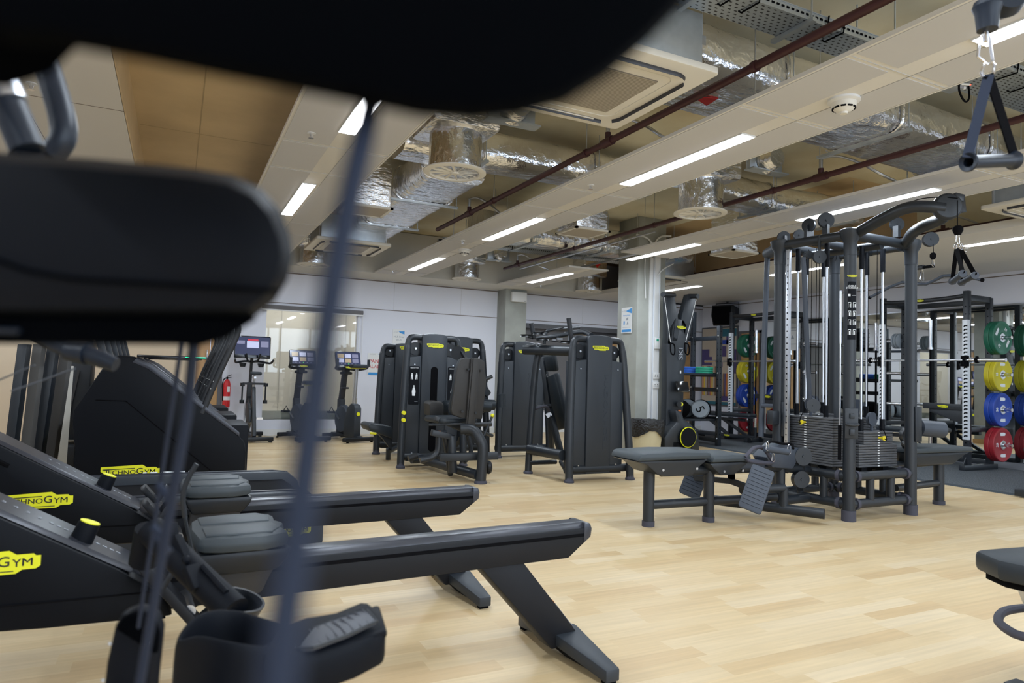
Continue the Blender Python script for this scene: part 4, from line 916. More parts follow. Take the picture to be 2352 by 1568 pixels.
O('arm_frame', MBL(t).pts([PY(*q, 8.0) for q in ((1090, 860), (1112, 858), (1122, 868), (1118, 885), (1128, 902), (1120, 912), (1100, 890), (1094, 930), (1088, 930))], (0, .06, 0)).tube([PY(1112, 872, 8.0), PY(1130, 864, 8.0)], .025, 8).bar((3.3, 7.9, .5), (3.3, 8.28, .15), .05, .05).bar(PY(1095, 900, 7.9), (3.3, 8.28, .2), .05, .05), 'frame', t)
O('foam_roller', MBL(t).cyl(PY(1100, 928, 7.9), PY(1135, 930, 7.9), .065, 16), 'vinyl', t)
O('arm_bracket', MBL(t).bar(PY(1128, 930, 7.92), (3.35, 8.28, .4), .04, .05), 'frame', t)

# ================================================================ FOUR STATION CABLE TOWER
t = T('cable_tower', 'tall black four post cable station with chrome guide rods and weight stacks', 'cable machine', (5.25, 4.10, 0))
ct = t
P1, P2, P3, P4 = V((4.89, 3.75, 0)), V((5.68, 3.76, 0)), V((4.80, 4.39, 0)), V((5.61, 4.47, 0)); HT = 2.30
up = lambda p, z: V((p.x, p.y, z))
for p in (P1, P2, P3, P4):
    po = O('post', MBL(t).cyl(up(p, .0), up(p, HT), .047, 20), 'frame', t)
    O('rubber_foot', MBL(t).cyl(up(p, 0), up(p, .085), .055, 20), 'rubber', po)
    O('post_cap', MBL(t).lathe([(.05, HT-.16), (.052, HT-.05), (.075, HT-.01), (.085, HT+.045), (.06, HT+.06), (.001, HT+.062)], o=up(p, 0), n=20).prism([(-.05, -.06), (.11, -.02), (.11, .05), (-.05, .05)], up(p, HT-.01), (P4+P1-p-p).normalized() if p in (P2, P3) else (P2+P3-p-p).normalized(), (0, 0, 1), (0, .0, 0.0001)), 'frame', po)
PR = ((P1, P2), (P1, P3), (P2, P4), (P3, P4))
for a, b in PR:
    O('top_beam', MBL(t).cyl(up(a, HT+.01), up(b, HT+.01), .040, 16), 'frame', t)
    for z in (.13, .35):
        bm_ = O('base_beam', MBL(t).cyl(up(a, z), up(b, z), .038, 16), 'frame', t)
        d_ = (b-a).normalized()
        O('beam_collar', MBL(t).cyl(up(a, z)+d_*.065, up(a, z)+d_*.095, .047, 18).cyl(up(b, z)-d_*.095, up(b, z)-d_*.065, .047, 18), 'rubber', bm_)
    for k in (.33, .66): O('short_post', MBL(t).cyl(up(a.lerp(b, k), .13), up(a.lerp(b, k), .35), .032, 14), 'frame', t)
# middle beams on top
O('top_beam', MBL(t).cyl(up(P1.lerp(P3, .5), HT), up(P2.lerp(P4, .5), HT), .036, 14).cyl(up(P1.lerp(P2, .5), HT-.03), up(P3.lerp(P4, .5), HT-.03), .036, 14), 'frame', t)
def stack(x0, x1, y0, y1, z0, z1, n, along, upper=None, sleeve=.10):
    # plates of one stack, guide rods, selector pin
    h = (z1-z0)/n; proto = None
    for k in range(n):
        z = z0 + k*h; q = upper is not None and z > upper[0]
        if q and not isinstance(proto, tuple): proto = (O('weight_plate', MBL(t).bb((x0+upper[1], y0, z+.002), (x1-upper[1], y1, z+h-.002)), 'weight_grey', t, .002), z)
        elif proto is None: proto = [O('weight_plate', MBL(t).bb((x0, y0, z+.002), (x1, y1, z+h-.002)), 'weight_grey', t, .002), z]
        else:
            c = proto[0].copy(); COL.objects.link(c); c.location.z = z - proto[1]
    cx_, cy_ = (x0+x1)/2, (y0+y1)/2; L_ = (y1-y0 if along == 'y' else x1-x0)
    for s_ in (-.28, .28):
        q = V((cx_, cy_ + s_*L_, 0)) if along == 'y' else V((cx_ + s_*L_, cy_, 0))
        O('guide_rod', MBL(t).cyl(up(q, z0-.05), up(q, 2.28), .0100, 12), 'steel', t)
        O('rod_sleeve', MBL(t).cyl(up(q, z1), up(q, z1+sleeve), .021, 12).cyl(up(q, 2.08), up(q, 2.28), .021, 12).bb((q.x-.035, q.y-.035, z0-.07), (q.x+.035, q.y+.035, z0)), 'shroud_dark', t)
    c = V((cx_, cy_, z1))
    ax_ = (1, 0, 0) if along == 'y' else (0, 1, 0)
    O('stack_pulley', MBL(t).lathe([(.001, -.014), (.058, -.014), (.05, 0), (.058, .014), (.001, .014)], o=c+V((0, 0, .10)), axis=ax_, n=24).cyl(c, c+V((0, 0, .10)), .012, 8), 'slate', t)
    O('cable', MBL(t).cyl(c+V((.0, .04, .10)), up(c+V((0, .04, 0)), 2.26), .003, 6).cyl(c+V((.0, -.045, .10)), up(c+V((0, -.045, 0)), 2.26), .003, 6), 'hole', t)
    f_ = V((x0, cy_, 0)) if along == 'y' else V((cx_, y0, 0)); o_ = V((-1, 0, 0)) if along == 'y' else V((0, -1, 0)); zp = z1 - h*2.5
    m = MBL(t)
    for k in range(n): m.box(up(f_+o_*.001, z0+(k+.5)*h), (.003 if along == 'y' else .022, .022 if along == 'y' else .003, h*.35))
    O('weight_number_strip', m, 'white_ink', t)
    O('selector_pin', MBL(t).cyl(up(f_, zp), up(f_+o_*.03, zp), .008, 10).cyl(up(f_+o_*.025, zp), up(f_+o_*.05, zp), .012, 12, r2=.020).cyl(up(f_+o_*.05, zp), up(f_+o_*.056, zp), .021, 14), 'pin_yellow', t)
    O('pin_cord', MBL(t).tube(smooth_path([up(f_+o_*.05, zp), up(f_+o_*.08, zp-.02), up(f_+o_*.05, zp+.07), up(f_, z1+.04)], 3), .004, 6), 'hole', t)
stack(4.86, 4.99, 3.88, 4.42, .41, .81, 19, 'y')
stack(5.13, 5.62, 3.84, 3.97, .40, .70, 14, 'x', upper=(.585, .06))
stack(5.05, 5.45, 4.34, 4.44, .40, .82, 19, 'x')
stack(5.50, 5.60, 4.02, 4.32, .40, .80, 19, 'y')
# adjustable column with holes at the left post
a = P3 + V((.002, -.085, 0)); O('hole_column', MBL(t).bb((a.x-.015, a.y-.03, .36), (a.x+.015, a.y+.01, 2.26)), 'alu', t, .004)
m = MBL(t)
for k in range(34): m.bb((a.x-.016, a.y-.02, .42+k*.053), (a.x-.0145, a.y-.008, .432+k*.053))
O('column_hole', m, 'hole', t)
q0, q1 = PY(1763, 560, 4.62), PY(1748, 985, 4.50)
O('swing_pole', MBL(t).tube([up(q0, HT-.02), (q1.x, q1.y, .60)], .024, 14).tube([up(q0, HT-.02), up(P3, HT-.0)], .05, 16).tube([(q1.x, q1.y, .88), up(P3, .88)], .018, 10).cyl(PY(1845, 590, 4.1), PY(1860, 930, 4.15), .020, 12), 'slate', t)
O('latch_plate', MBL(t).bb((P3.x-.02, P3.y-.075, .62), (P3.x+.045, P3.y-.045, .92)).bb((P3.x-.12, P3.y-.05, .72), (P3.x-.04, P3.y+.02, .84)), 'frame', t, .006)
O('latch_plate', MBL(t).bb((P2.x-.02, P2.y-.062, .62), (P2.x+.06, P2.y-.045, .92)), 'frame', t, .006)
# instruction wrap + front adjuster
m = MBL(t)
pw = lambda ang, z, r_=.0485: (P1.x + r_*math.cos(ang), P1.y + r_*math.sin(ang), z)
a0, a1 = math.radians(-165), math.radians(-85); vs = [pw(a0+(a1-a0)*i/10, z) for z in (1.45, 1.92) for i in range(11)]
m._add(vs, [(i, i+1, i+12, i+11) for i in range(10)]); O('instruction_wrap', m, 'shroud_dark', t)
m = MBL(t); am = (a0+a1)/2; uu = V((-math.sin(am), math.cos(am), 0)); nn = V((math.cos(am), math.sin(am), 0))
add_text(m, 'CABLE\nSTATIONS', up(P1, 1.875)+nn*.0495, uu, (0, 0, 1), .020, ext=.01, bold=.01)
for i, z in enumerate((1.73, 1.66, 1.59, 1.51)):
    for k in (-1, 1):
        c_ = up(P1, z)+nn*.0485+uu*(k*.019)
        for q in ((-.012, -.022, -.009, .022), (.009, -.022, .012, .022), (-.012, .018, .012, .022), (-.003+.004*((i+k) % 2), -.02, .003+.004*((i+k) % 2), .008)):
            m.prism([(q[0], q[1]), (q[2], q[1]), (q[2], q[3]), (q[0], q[3])], c_, uu, (0, 0, 1), nn*.001)
m.prism([(-.03, 0), (-.012, 0), (-.012, .018), (-.03, .018)], up(P1, 1.80)+nn*.0485, uu, (0, 0, 1), nn*.001).prism([(0, .006), (.03, .006), (.03, .010), (0, .010)], up(P1, 1.80)+nn*.0485, uu, (0, 0, 1), nn*.001)
O('pictogram', m, 'white_ink', t)
logo(t, up(P1, 1.965)+nn*.0485, uu, (0, 0, 1), .075, world=True)
O('adjuster_plate', MBL(t).box(up(P1, .78)+nn*.052, (.10, .014, .24), rz=am+PI/2).box(up(P1, .84)+nn*.066, (.035, .03, .04), rz=am+PI/2).box(up(P1, .71)+nn*.066, (.035, .03, .05), rz=am+PI/2).tube(smooth_path([up(P1, .775)+nn*.07-uu*.05, up(P1, .765)+nn*.10, up(P1, .775)+nn*.07+uu*.05], 2), .012, 8), 'frame', t, .004)
# extra slim chrome strut beside the front post
O('gas_strut', MBL(t).cyl((4.83, 3.79, .75), (4.83, 3.79, 1.75), .007, 10).cyl((4.83, 3.79, 1.42), (4.83, 3.79, 1.85), .010, 10), 'steel', t)
O('strut_base', MBL(t).cyl((4.83, 3.79, .48), (4.83, 3.79, .76), .014, 10), 'hole', t)
# top pulleys
def pulley(c, r_, axis, w_=.03, mt='frame'):
    A = V(axis).normalized()
    return O('pulley', MBL(t).lathe([(.001, -w_/2), (r_, -w_/2), (r_*.93, 0), (r_, w_/2), (.001, w_/2)], o=c, axis=axis, n=28).cyl(V(c)-A*(w_/2+.006), V(c)+A*(w_/2+.006), r_*.16, 10), mt, t)
pulley(PY(1897, 506, 3.98), .066, (-.5, -1, 0)); pulley(PY(1858, 517, 4.15), .06, (1, .15, 0)); pulley(PY(1800, 545, 4.40), .055, (-.5, -1, 0)); pulley(PY(1835, 540, 4.35), .05, (-.5, -1, 0)); pulley(PY(1882, 590, 3.98), .055, (-.5, -1, 0)); pulley(PY(2060, 515, 3.9), .06, (-.5, -1, 0)); pulley(PY(1855, 585, 4.1), .03, (-.5, -1, 0), .06)
pulley(PY(1868, 931, 4.0), .055, (-.8, -1, 0))
O('pulley_bracket', MBL(t).box(PY(1897, 530, 3.98), (.03, .05, .10)).box(PY(1858, 535, 4.15), (.09, .03, .12)).box(PY(1800, 552, 4.40), (.03, .05, .08)).box(PY(2060, 532, 3.88), (.04, .05, .10)).cyl(PY(1882, 585, 3.98), PY(1882, 540, 4.0), .012), 'frame', t)
# lat arms reaching over to the right
tip = PD(2168, 478, 5.0)
O('lat_arm', MBL(t).tube(smooth_path([up(P1, HT+.02)+V((.04, -.02, 0)), PD(2030, 500, 5.25), PD(2085, 474, 5.1), PD(2135, 474, 5.02), tip], 3), .044, 16), 'frame', t)
O('lat_arm', MBL(t).tube(smooth_path([up(P2, HT+.02)+V((-.10, -.02, 0)), PD(2100, 528, 5.4), PD(2150, 508, 5.2), PD(2170, 498, 5.08), tip], 3), .044, 16), 'frame', t)
c = tip + V((.02, -.01, .01))
O('arm_pulley_cover', MBL(t).lathe([(.001, -.035), (.085, -.035), (.098, -.02), (.098, .02), (.085, .035), (.001, .035)], o=c, axis=(-.8, -1, 0), n=30).bar(c+V((.03, -.02, .075)), c+V((.09, -.05, .06)), .07, .05).bar(c+V((.08, -.04, .09)), c+V((.09, -.045, -.04)), .05, .06), 'frame', t, .004)
pulley(PY(2137, 550, 3.74), .062, (-.8, -1, 0), .05)
O('cable', MBL(t).tube(smooth_path([PD(2200, 455, 4.95), PD(2150, 452, 5.0), PD(2100, 458, 5.2), PD(2040, 490, 5.3)], 2), .0035, 6).tube([PD(2199, 460, 4.9), PD(2199, 530, 4.9)], .0035, 6).tube([PY(2143, 560, 3.70), PY(2144, 585, 3.70)], .0035, 6), 'hole', t)
O('cable_stopper', MBL(t).lathe([(.02, .03), (.034, .015), (.034, -.005), (.02, -.035)], o=PD(2200, 528, 4.9), n=16).lathe([(.014, .03), (.026, .015), (.026, -.005), (.014, -.03)], o=PY(2143, 588, 3.70), n=16), 'hole', t)
# handles hanging from the tower : things of their own
def carabiner(mb, c, s_=.05, u=(1, 0, 0)):
    u = V(u); z = V((0, 0, 1)); c = V(c)
    mb.tube([c+z*s_, c+u*(s_*.30)+z*(s_*.6), c+u*(s_*.45)-z*(s_*.7), c-z*s_, c-u*(s_*.45)-z*(s_*.7), c-u*(s_*.30)+z*(s_*.6)], s_*.10, 6, closed=True)
h = PD(2203, 560, 4.9); o = T('strap_handle', 'pair of black strap handles hanging from the overhanging pulley at the upper right', 'cable handle', h)
m = MBL(o); carabiner(m, PD(2200, 548, 4.9), .04); m.tube(arc(PD(2194, 566, 4.9), .02, 0, 2*PI*.95, 10), .004, 6, closed=True).tube(arc(PD(2208, 566, 4.9), .02, 0, 2*PI*.95, 10), .004, 6, closed=True); O('carabiner', m, 'chrome', o)
for (tx, ty), (bx, by), (cx2, cy2), dd in (((2197, 572), (2183, 652), (2212, 628), 0), ((2206, 572), (2204, 655), (2240, 632), .03)):
    top_ = PD(tx, ty, 4.9+dd); A_, B_ = PD(bx+4, by-6, 4.98+dd), PD(cx2, cy2, 4.72+dd)
    O('strap', MBL(o).bar(top_, A_, .03, .004, up=(1, 0, 0)).bar(top_, B_, .03, .004, up=(1, 0, 0)), 'hole', o)
    O('grip', MBL(o).lathe([(.026, 0), (.028, .012), (.019, .02), (.019, (B_-A_).length-.02), (.028, (B_-A_).length-.012), (.026, (B_-A_).length)], o=A_, axis=(B_-A_), n=16), 'slate', o)
lp = [PD(x, y, d_) for x, y, d_ in ((1998, 683, 6.95), (2042, 660, 6.8), (2072, 648, 6.7), (2092, 649, 6.62), (2112, 652, 6.55), (2128, 652, 6.5), (2140, 647, 6.45), (2168, 633, 6.35), (2190, 632, 6.25), (2215, 634, 6.15), (2256, 643, 5.95))]
o = T('lat_bar', 'long curved steel pulldown bar hanging behind the right post of the cable tower', 'cable handle', lp[5]); O('bent_bar', MBL(o).tube(lp, .0145, 12), 'slate', o)
O('end_cap', MBL(o).sph(lp[0], .018, 10).sph(lp[-1], .018, 10), 'hole', o)
m = MBL(o); carabiner(m, PD(2117, 632, 6.5), .06); O('carabiner', m, 'chrome', o)
o = T('short_bar_handle', 'short straight black bar clipped above the curved pulldown bar', 'cable handle', PD(2125, 613, 6.4))
O('bar', MBL(o).tube([PD(2098, 616, 6.5), PD(2145, 611, 6.3)], .014, 10), 'hole', o); O('sleeve', MBL(o).tube([PD(2108, 615, 6.46), PD(2122, 613, 6.4)], .022, 10), 'frame', o)
m = MBL(o); carabiner(m, PD(2143, 602, 6.3), .04); carabiner(m, PD(2086, 606, 6.4), .05); O('carabiner', m, 'chrome', o)
# cable row bench (left) as part of the tower
O('bench_leg', MBL(t).cyl((3.19, 4.12, 0), (3.19, 4.12, .46), .042, 18), 'frame', t); O('bench_leg', MBL(t).cyl((3.75, 4.10, 0), (3.75, 4.10, .42), .042, 18), 'frame', t)
O('rubber_foot', MBL(t).cyl((3.19, 4.12, 0), (3.19, 4.12, .04), .047, 18).cyl((3.75, 4.10, 0), (3.75, 4.10, .04), .047, 18), 'rubber', t)
O('bench_beam', MBL(t).cyl((3.19, 4.12, .155), (4.45, 4.09, .155), .034, 16).cyl((3.3, 4.12, .40), (4.55, 4.09, .40), .042, 16).cyl((4.50, 4.09, .12), (4.50, 4.09, .40), .040, 16).cyl((4.5, 4.09, .40), (4.83, 4.09, .36), .038, 14).cyl((4.5, 4.09, .12), (4.83, 4.09, .13), .038, 14), 'frame', t)
O('cross_foot', MBL(t).cyl((4.55, 3.70, .085), (4.12, 4.45, .085), .04, 16).cyl((4.40, 3.96, .085), (4.40, 3.96, .25), .035, 14).cyl((4.40, 3.96, .25), (3.98, 3.99, .25), .034, 14), 'frame', t)
def bench_seat(x0, x1, yc, z, w_, bow, n1='seat_pad'):
    L_ = x1-x0; top = [(0, 0), (.03, .055), (L_*.5, .062), (L_-.05, .055), (L_-.01, .04), (L_-.03, 0)]
    O(n1, MBL(t).prism(top, (x0, yc-w_/2, z), (1, 0, 0), (0, 0, 1), (0, w_, 0)), 'vinyl_light', t, .022)
    sh = [(-.005, 0), (L_-.02, -.004), (L_-.10, -.05), (L_-.18, -.12), (L_*.40, -.12), (L_*.28, -.10), (.10, -.03)] if bow else [(0, -.004), (L_, 0), (L_-.05, -.03), (L_-.16, -.10), (.12, -.10), (.05, -.05)]
    O('seat_shell', MBL(t).prism(sh, (x0, yc-w_*.42, z), (1, 0, 0), (0, 0, 1), (0, w_*.84, 0)), 'frame', t, .016)
    m = MBL(t)
    for k in (.35, .8): m.cyl((x0+L_*k, yc-w_*.42-.004, z-.07), (x0+L_*k, yc-w_*.42+.01, z-.07), .010, 10)
    O('screw', m, 'steel', t)
bench_seat(2.96, 3.66, 4.13, .50, .36, True); bench_seat(3.64, 4.06, 4.12, .47, .34, False)
for s_, y_ in ((-1, 3.80), (1, 4.42)):
    c_ = V((3.90 if s_ < 0 else 3.86, y_, .285)); a_ = V((.42, 0, .91)).normalized()
    O('foot_plate', MBL(t).prism(rrect(.17, .34, .02), c_+V((.04, 0, 0)), V((a_.z*.8, -.6, -a_.x*.8)).normalized() if s_ < 0 else V((a_.z*.8, -.6, -a_.x*.8)).normalized(), a_, (-.022, -.02, .01)), 'slate', t, .006)
    ug = V((a_.z*.8, -.6, -a_.x*.8)).normalized(); wn = ug.cross(a_).normalized(); wn = wn if wn.x < 0 else -wn
    gm = MBL(t)
    for k in range(10):
        q_ = c_ + (V((.04, 0, 0)) if True else V()) + a_*(-.13+.029*k) + wn*.0015
        for off in (wn*.0, V((-.022, -.02, .01))): gm.tube([q_+off-ug*.07, q_+off+ug*.07], .0009, 5)
    O('tread_groove', gm, 'hole', t)
    O('foot_plate_arm', MBL(t).bar(c_+V((.02, .0, 0)), (3.98, 4.1, .30), .04, .04).bar((3.98, 4.1, .30), (3.98, 4.1, .40), .04, .04), 'frame', t)
O('beam_guard', MBL(t).prism([(0, 0), (.0, .06), (.02, .075), (.26, .06), (.26, 0)], (4.02, 4.04, .40), (1, 0, 0), (0, 0, 1), (0, .12, 0)), 'slate', t, .01)
O('cable_guard', MBL(t).pts([PY(*q, 4.0) for q in ((1775, 1075), (1760, 1050), (1792, 1017), (1850, 1032), (1822, 1078))], (0, .16, 0)), 'slate', t, .02)
pulley(PY(1842, 1047, 4.0), .075, (-.3, -1, 0), .05); pulley(PY(1838, 1100, 4.05), .07, (-.3, -1, 0), .05, 'frame')
O('pulley_arm', MBL(t).bar(PY(1842, 1047, 4.06), (4.75, 4.09, .36), .05, .06).bar(PY(1838, 1100, 4.08), (4.75, 4.09, .2), .05, .05), 'frame', t)
# attachments lying on it
o = T('triangle_handle', 'black triangular row handle lying on the cable row beam', 'cable handle', PY(1755, 1060, 3.95))
O('grip_loop', MBL(o).tube(smooth_path([PY(*q, 3.95) for q in ((1712, 1050), (1728, 1030), (1742, 1025), (1757, 1031), (1772, 1055), (1778, 1064), (1720, 1060), (1712, 1050))], 2), .015, 10), 'rubber', o)
m = MBL(o); carabiner(m, PY(1776, 1050, 3.93), .035); O('carabiner', m, 'chrome', o)
o = T('straight_handle', 'grey padded pull handle with two carabiners resting on the cable row pulley', 'cable handle', PY(1785, 1035, 3.92))
O('grip', MBL(o).tube([PY(1757, 1030, 3.9), PY(1810, 1038, 3.88)], .024, 14), 'slate', o)
m = MBL(o); carabiner(m, PY(1763, 1024, 3.88), .035); carabiner(m, PY(1812, 1032, 3.88), .04); O('carabiner', m, 'chrome', o)
O('strap', MBL(o).tube(smooth_path([PY(1763, 1018, 3.9), PY(1772, 1012, 3.95), PY(1800, 1020, 3.98), PY(1820, 1018, 3.95), PY(1822, 1030, 3.9)], 2), .010, 8), 'hole', o)
# right hand bench with leg roller
O('bench_leg', MBL(t).cyl((6.44, 3.99, 0), (6.44, 3.99, .40), .045, 18), 'frame', t); O('rubber_foot', MBL(t).cyl((6.44, 3.99, 0), (6.44, 3.99, .035), .052, 18), 'rubber', t)
O('bench_beam', MBL(t).cyl((5.68, 3.90, .20), (6.44, 3.99, .20), .032, 16).cyl((5.6, 4.0, .38), (6.5, 3.99, .40), .036, 14), 'frame', t)
L_ = .92; O('seat_pad', MBL(t).prism([(0, 0), (.02, .05), (.4, .055), (.86, .045), (.90, 0)], (5.82, 3.82, .50), (1, 0, 0), (0, 0, 1), (0, .34, 0)), 'vinyl_light', t, .02)
O('seat_shell', MBL(t).prism([(0, 0), (.90, -.002), (.78, -.035), (.62, -.11), (.10, -.11), (.04, -.05)], (5.82, 3.85, .50), (1, 0, 0), (0, 0, 1), (0, .28, 0)), 'frame', t, .016)
ro = PY(2112, 982, 3.86); rb = PY(2165, 987, 3.78)
O('roller_pad', MBL(t).cyl(ro, rb, .072, 20), 'slate', t); O('roller_end', MBL(t).cyl(rb, rb+(rb-ro).normalized()*.02, .05, 18).cyl(rb+(rb-ro).normalized()*.02, rb+(rb-ro).normalized()*.07, .02, 10), 'plastic', t)
O('roller_bracket', MBL(t).pts([PY(*q, 3.9) for q in ((2108, 958), (2122, 965), (2122, 1000), (2106, 1010))], (0, .03, 0)).bar(ro, up(P2, .72), .04, .05), 'frame', t, .004)
pulley(PY(2085, 1000, 4.05), .075, (-.3, -1, 0), .05)
O('leg_handle', MBL(t).tube(smooth_path([up(P2, .55), (5.78, 3.9, .60), (5.85, 3.93, .55)], 2), .02, 10), 'frame', t)
# ================================================================ SQUAT RACKS ON THE RUBBER FLOOR
RX, FZ = 9.40, .012
def make_rack(yc, label):
    t = T('squat_rack', label, 'squat rack', (RX, yc, FZ), 0, 'squat racks by the mirror')
    HY, DX, HT_ = .60, .50, 2.37
    for sx in (0, DX):
        for sy in (-HY, HY):
            po = O('upright', MB().bb((sx-.035, sy-.035, 0), (sx+.035, sy+.035, HT_ if sx == 0 else HT_-.06)), 'frame', t, .004)
            m = MB()
            for k in range(20): m.bb((sx-.0358, sy-.008, .25+k*.1), (sx-.0345, sy+.008, .266+k*.1)).bb((sx-.008, sy-.0358, .25+k*.1), (sx+.008, sy-.0345, .266+k*.1))
            O('bolt_hole', m, 'hole', po)
    for sy in (-HY, HY):
        O('side_beam', MB().bb((0, sy-.03, HT_-.13), (DX, sy+.03, HT_-.05)).bb((.0, sy-.03, .5), (DX, sy+.03, .56)), 'frame', t, .004)
        O('base_foot', MB().bb((-.12, sy-.04, .0), (DX+.12, sy+.04, .07)).prism([(-.1, .07), (0, .22), (0, .07)], (0, sy-.008, 0), (1, 0, 0), (0, 0, 1), (0, .016, 0)), 'frame', t, .004)
        st = O('notched_strip', MB().bb((-.052, sy-.034, .40), (-.036, sy+.034, 1.98)), 'white_metal', t, .002)
        m = MB()
        for k in range(30):
            z = .46+k*.05; m.prism([(-.034, 0), (.004, 0), (.014, -.012), (.016, -.028), (.004, -.026), (-.004, -.018), (-.034, -.020)], (-.0528, sy, z), (0, 1, 0), (0, 0, 1), (-.001, 0, 0))
            m.prism([(-.034, 0), (-.004, 0), (.0, -.012), (-.006, -.026), (-.034, -.020)], (-.048, sy-.0345, z), (1, 0, 0), (0, 0, 1), (0, -.001, 0)) if False else None
        O('notch', m, 'hole', st)
        O('strip_side', MB().bb((-.052, sy-.036, .40), (-.0, sy-.0345, 1.98)), 'white_metal', st)
        j = O('bar_hook', MB().bb((-.12, sy-.04, 1.37), (-.04, sy-.01, 1.43)).bb((-.13, sy-.04, 1.37), (-.11, sy-.01, 1.50)).bb((-.07, sy-.045, 1.36), (-.03, sy+.045, 1.50)), 'hole', t, .004)
    O('pull_up_bar', MB().tube(smooth_path([(0, -HY, HT_-.06), (-.04, -.35, HT_-.09), (-.04, .35, HT_-.09), (0, HY, HT_-.06)], 2), .03, 10), 'frame_dark', t)
    O('cross_beam', MB().bb((DX-.03, -HY, HT_-.14), (DX+.03, HY, HT_-.07)).bb((DX-.03, -HY, .05), (DX+.03, HY, .12)), 'frame', t, .004)
    logo(t, (-.074, 0, HT_-.09), (0, -1, 0), (0, 0, 1), .12)
    sp = O('safety_arm', MB().bb((-.03, -HY, .78), (.03, -.02, .86)).prism([(-HY, .58), (-HY, .78), (-.10, .78), (-.10, .74)], (-.012, 0, 0), (0, 1, 0), (0, 0, 1), (.024, 0, 0)), 'frame', t, .004)
    logo(t, (-.034, -.30, .82), (0, -1, 0), (0, 0, 1), .14)
    for sy in (-1, 1):
        for z in PEGS: O('storage_peg', MB().cyl((DX, sy*(HY+.03), z), (DX, sy*(HY+.28), z), .024, 16).cyl((DX, sy*(HY+.03), z), (DX, sy*(HY+.045), z), .045, 16), 'chrome', t)
    return t
PEGS = (1.775, 1.28, .815, .35)
PEGS = tuple(p-FZ for p in PEGS)
RA, RB = 6.05, 9.12
r2 = make_rack(RA, 'nearer black squat rack with a loaded bar across its white notched uprights')
r1 = dup(r2, (RX, RB, FZ), 0, 'farther black squat rack, left of the cable tower, under the wall speaker')
PLM = {}
def plate(colour, num, x, y, z, face, label, r_=.225, w_=.062, group=None, spin=0.):
    """bumper plate, axis along y, printed face towards face*y"""
    key = (colour, num, face, spin)
    if key in PLM:
        return dup(PLM[key], (x, y, z), 0, label, group)
    t = T('bumper_plate', label, 'weight plate', (x, y, z), 0, group or 'bumper plates on the rack pegs')
    f_ = face
    O('rubber_disc', MB().lathe([(.028, w_/2), (.07, w_/2), (.075, w_/2-.006), (r_*.80, w_/2-.006), (r_*.84, w_/2), (r_*.97, w_/2), (r_, w_/2-.008), (r_, -w_/2+.008), (r_*.97, -w_/2), (r_*.84, -w_/2), (.028, -w_/2)], axis=(0, f_, 0), n=44, cap=False), 'plate_'+colour, t)
    O('steel_hub', MB().lathe([(.027, w_/2+.002), (.034, w_/2+.004), (.060, w_/2+.002), (.062, w_/2-.002), (.027, -w_/2)], axis=(0, f_, 0), n=28, cap=False), 'steel', t)
    m = MB(); u0 = V((f_*-1 if f_ > 0 else 1, 0, 0)); z0 = V((0, 0, 1))
    for k in (0, 1):
        a = spin + PI*k; c_, s_ = math.cos(a), math.sin(a); out = u0*c_ + z0*s_
        uu_, vv_ = (-u0*s_ + z0*c_), -(out); 
        add_text(m, num, V((0, f_*(w_/2-.003), 0)) + out*(r_*.58), -uu_ if False else (u0*s_ - z0*c_)*1.0, out, .058, ext=.03, bold=.015)
        b_ = spin + PI/2 + PI*k; out = u0*math.cos(b_) + z0*math.sin(b_); tt = u0*math.sin(b_) - z0*math.cos(b_)
        m.prism([(-.055, -.02), (.04, -.02), (.055, -.008), (.055, .012), (.03, .022), (-.055, .022)], V((0, f_*(w_/2-.0055), 0)) + out*(r_*.62), tt, out, V((0, f_*.002, 0)))
    O('printed_marking', m, 'white_ink', t); PLM[key] = t
    return t
colr = ('green', '10'), ('yellow', '15'), ('blue', '20'), ('red', '25')
rows = ('top', 'second', 'third', 'bottom')
for i, (c_, n_) in enumerate(colr):
    for k in (0, 1):
        plate(c_, n_, RX+.50, RA-.60-.075-.064*(1-k), PEGS[i]+FZ, -1, f'{"front" if k == 0 else "rear"} {c_} bumper plate on the {rows[i]} peg of the nearer squat rack', spin=(1.0 if i == 0 else 0))
        if i < 3: plate(c_, n_, RX+.50, RB+.60+.075+.064*k, PEGS[i]+FZ, -1, f'{"inner" if k == 0 else "outer"} {c_} bumper plate on the {rows[i]} peg of the farther squat rack', spin=2.2)
plate('red', '25', RX+.50, RB+.675, PEGS[3]+FZ, -1, 'red bumper plate on the bottom peg of the farther squat rack', spin=0)
def grey_plate(x, y, z, label):
    t = T('grey_plate', label, 'weight plate', (x, y, z), 0, 'small grey plates')
    O('disc', MB().lathe([(.026, .015), (.03, .018), (.105, .018), (.115, .012), (.115, -.012), (.105, -.018), (.026, -.018)], axis=(0, 1, 0), n=30, cap=False), 'ball_grey', t)
    O('steel_hub', MB().lathe([(.025, .019), (.04, .019), (.04, -.019), (.025, -.019)], axis=(0, 1, 0), n=20, cap=False), 'steel', t)
for k in range(3): grey_plate(RX+.50, RA+.66+.04*k, PEGS[0]+FZ, f'small grey plate on the inner top peg of the nearer squat rack, {("nearest the post", "middle one", "outermost")[k]}')
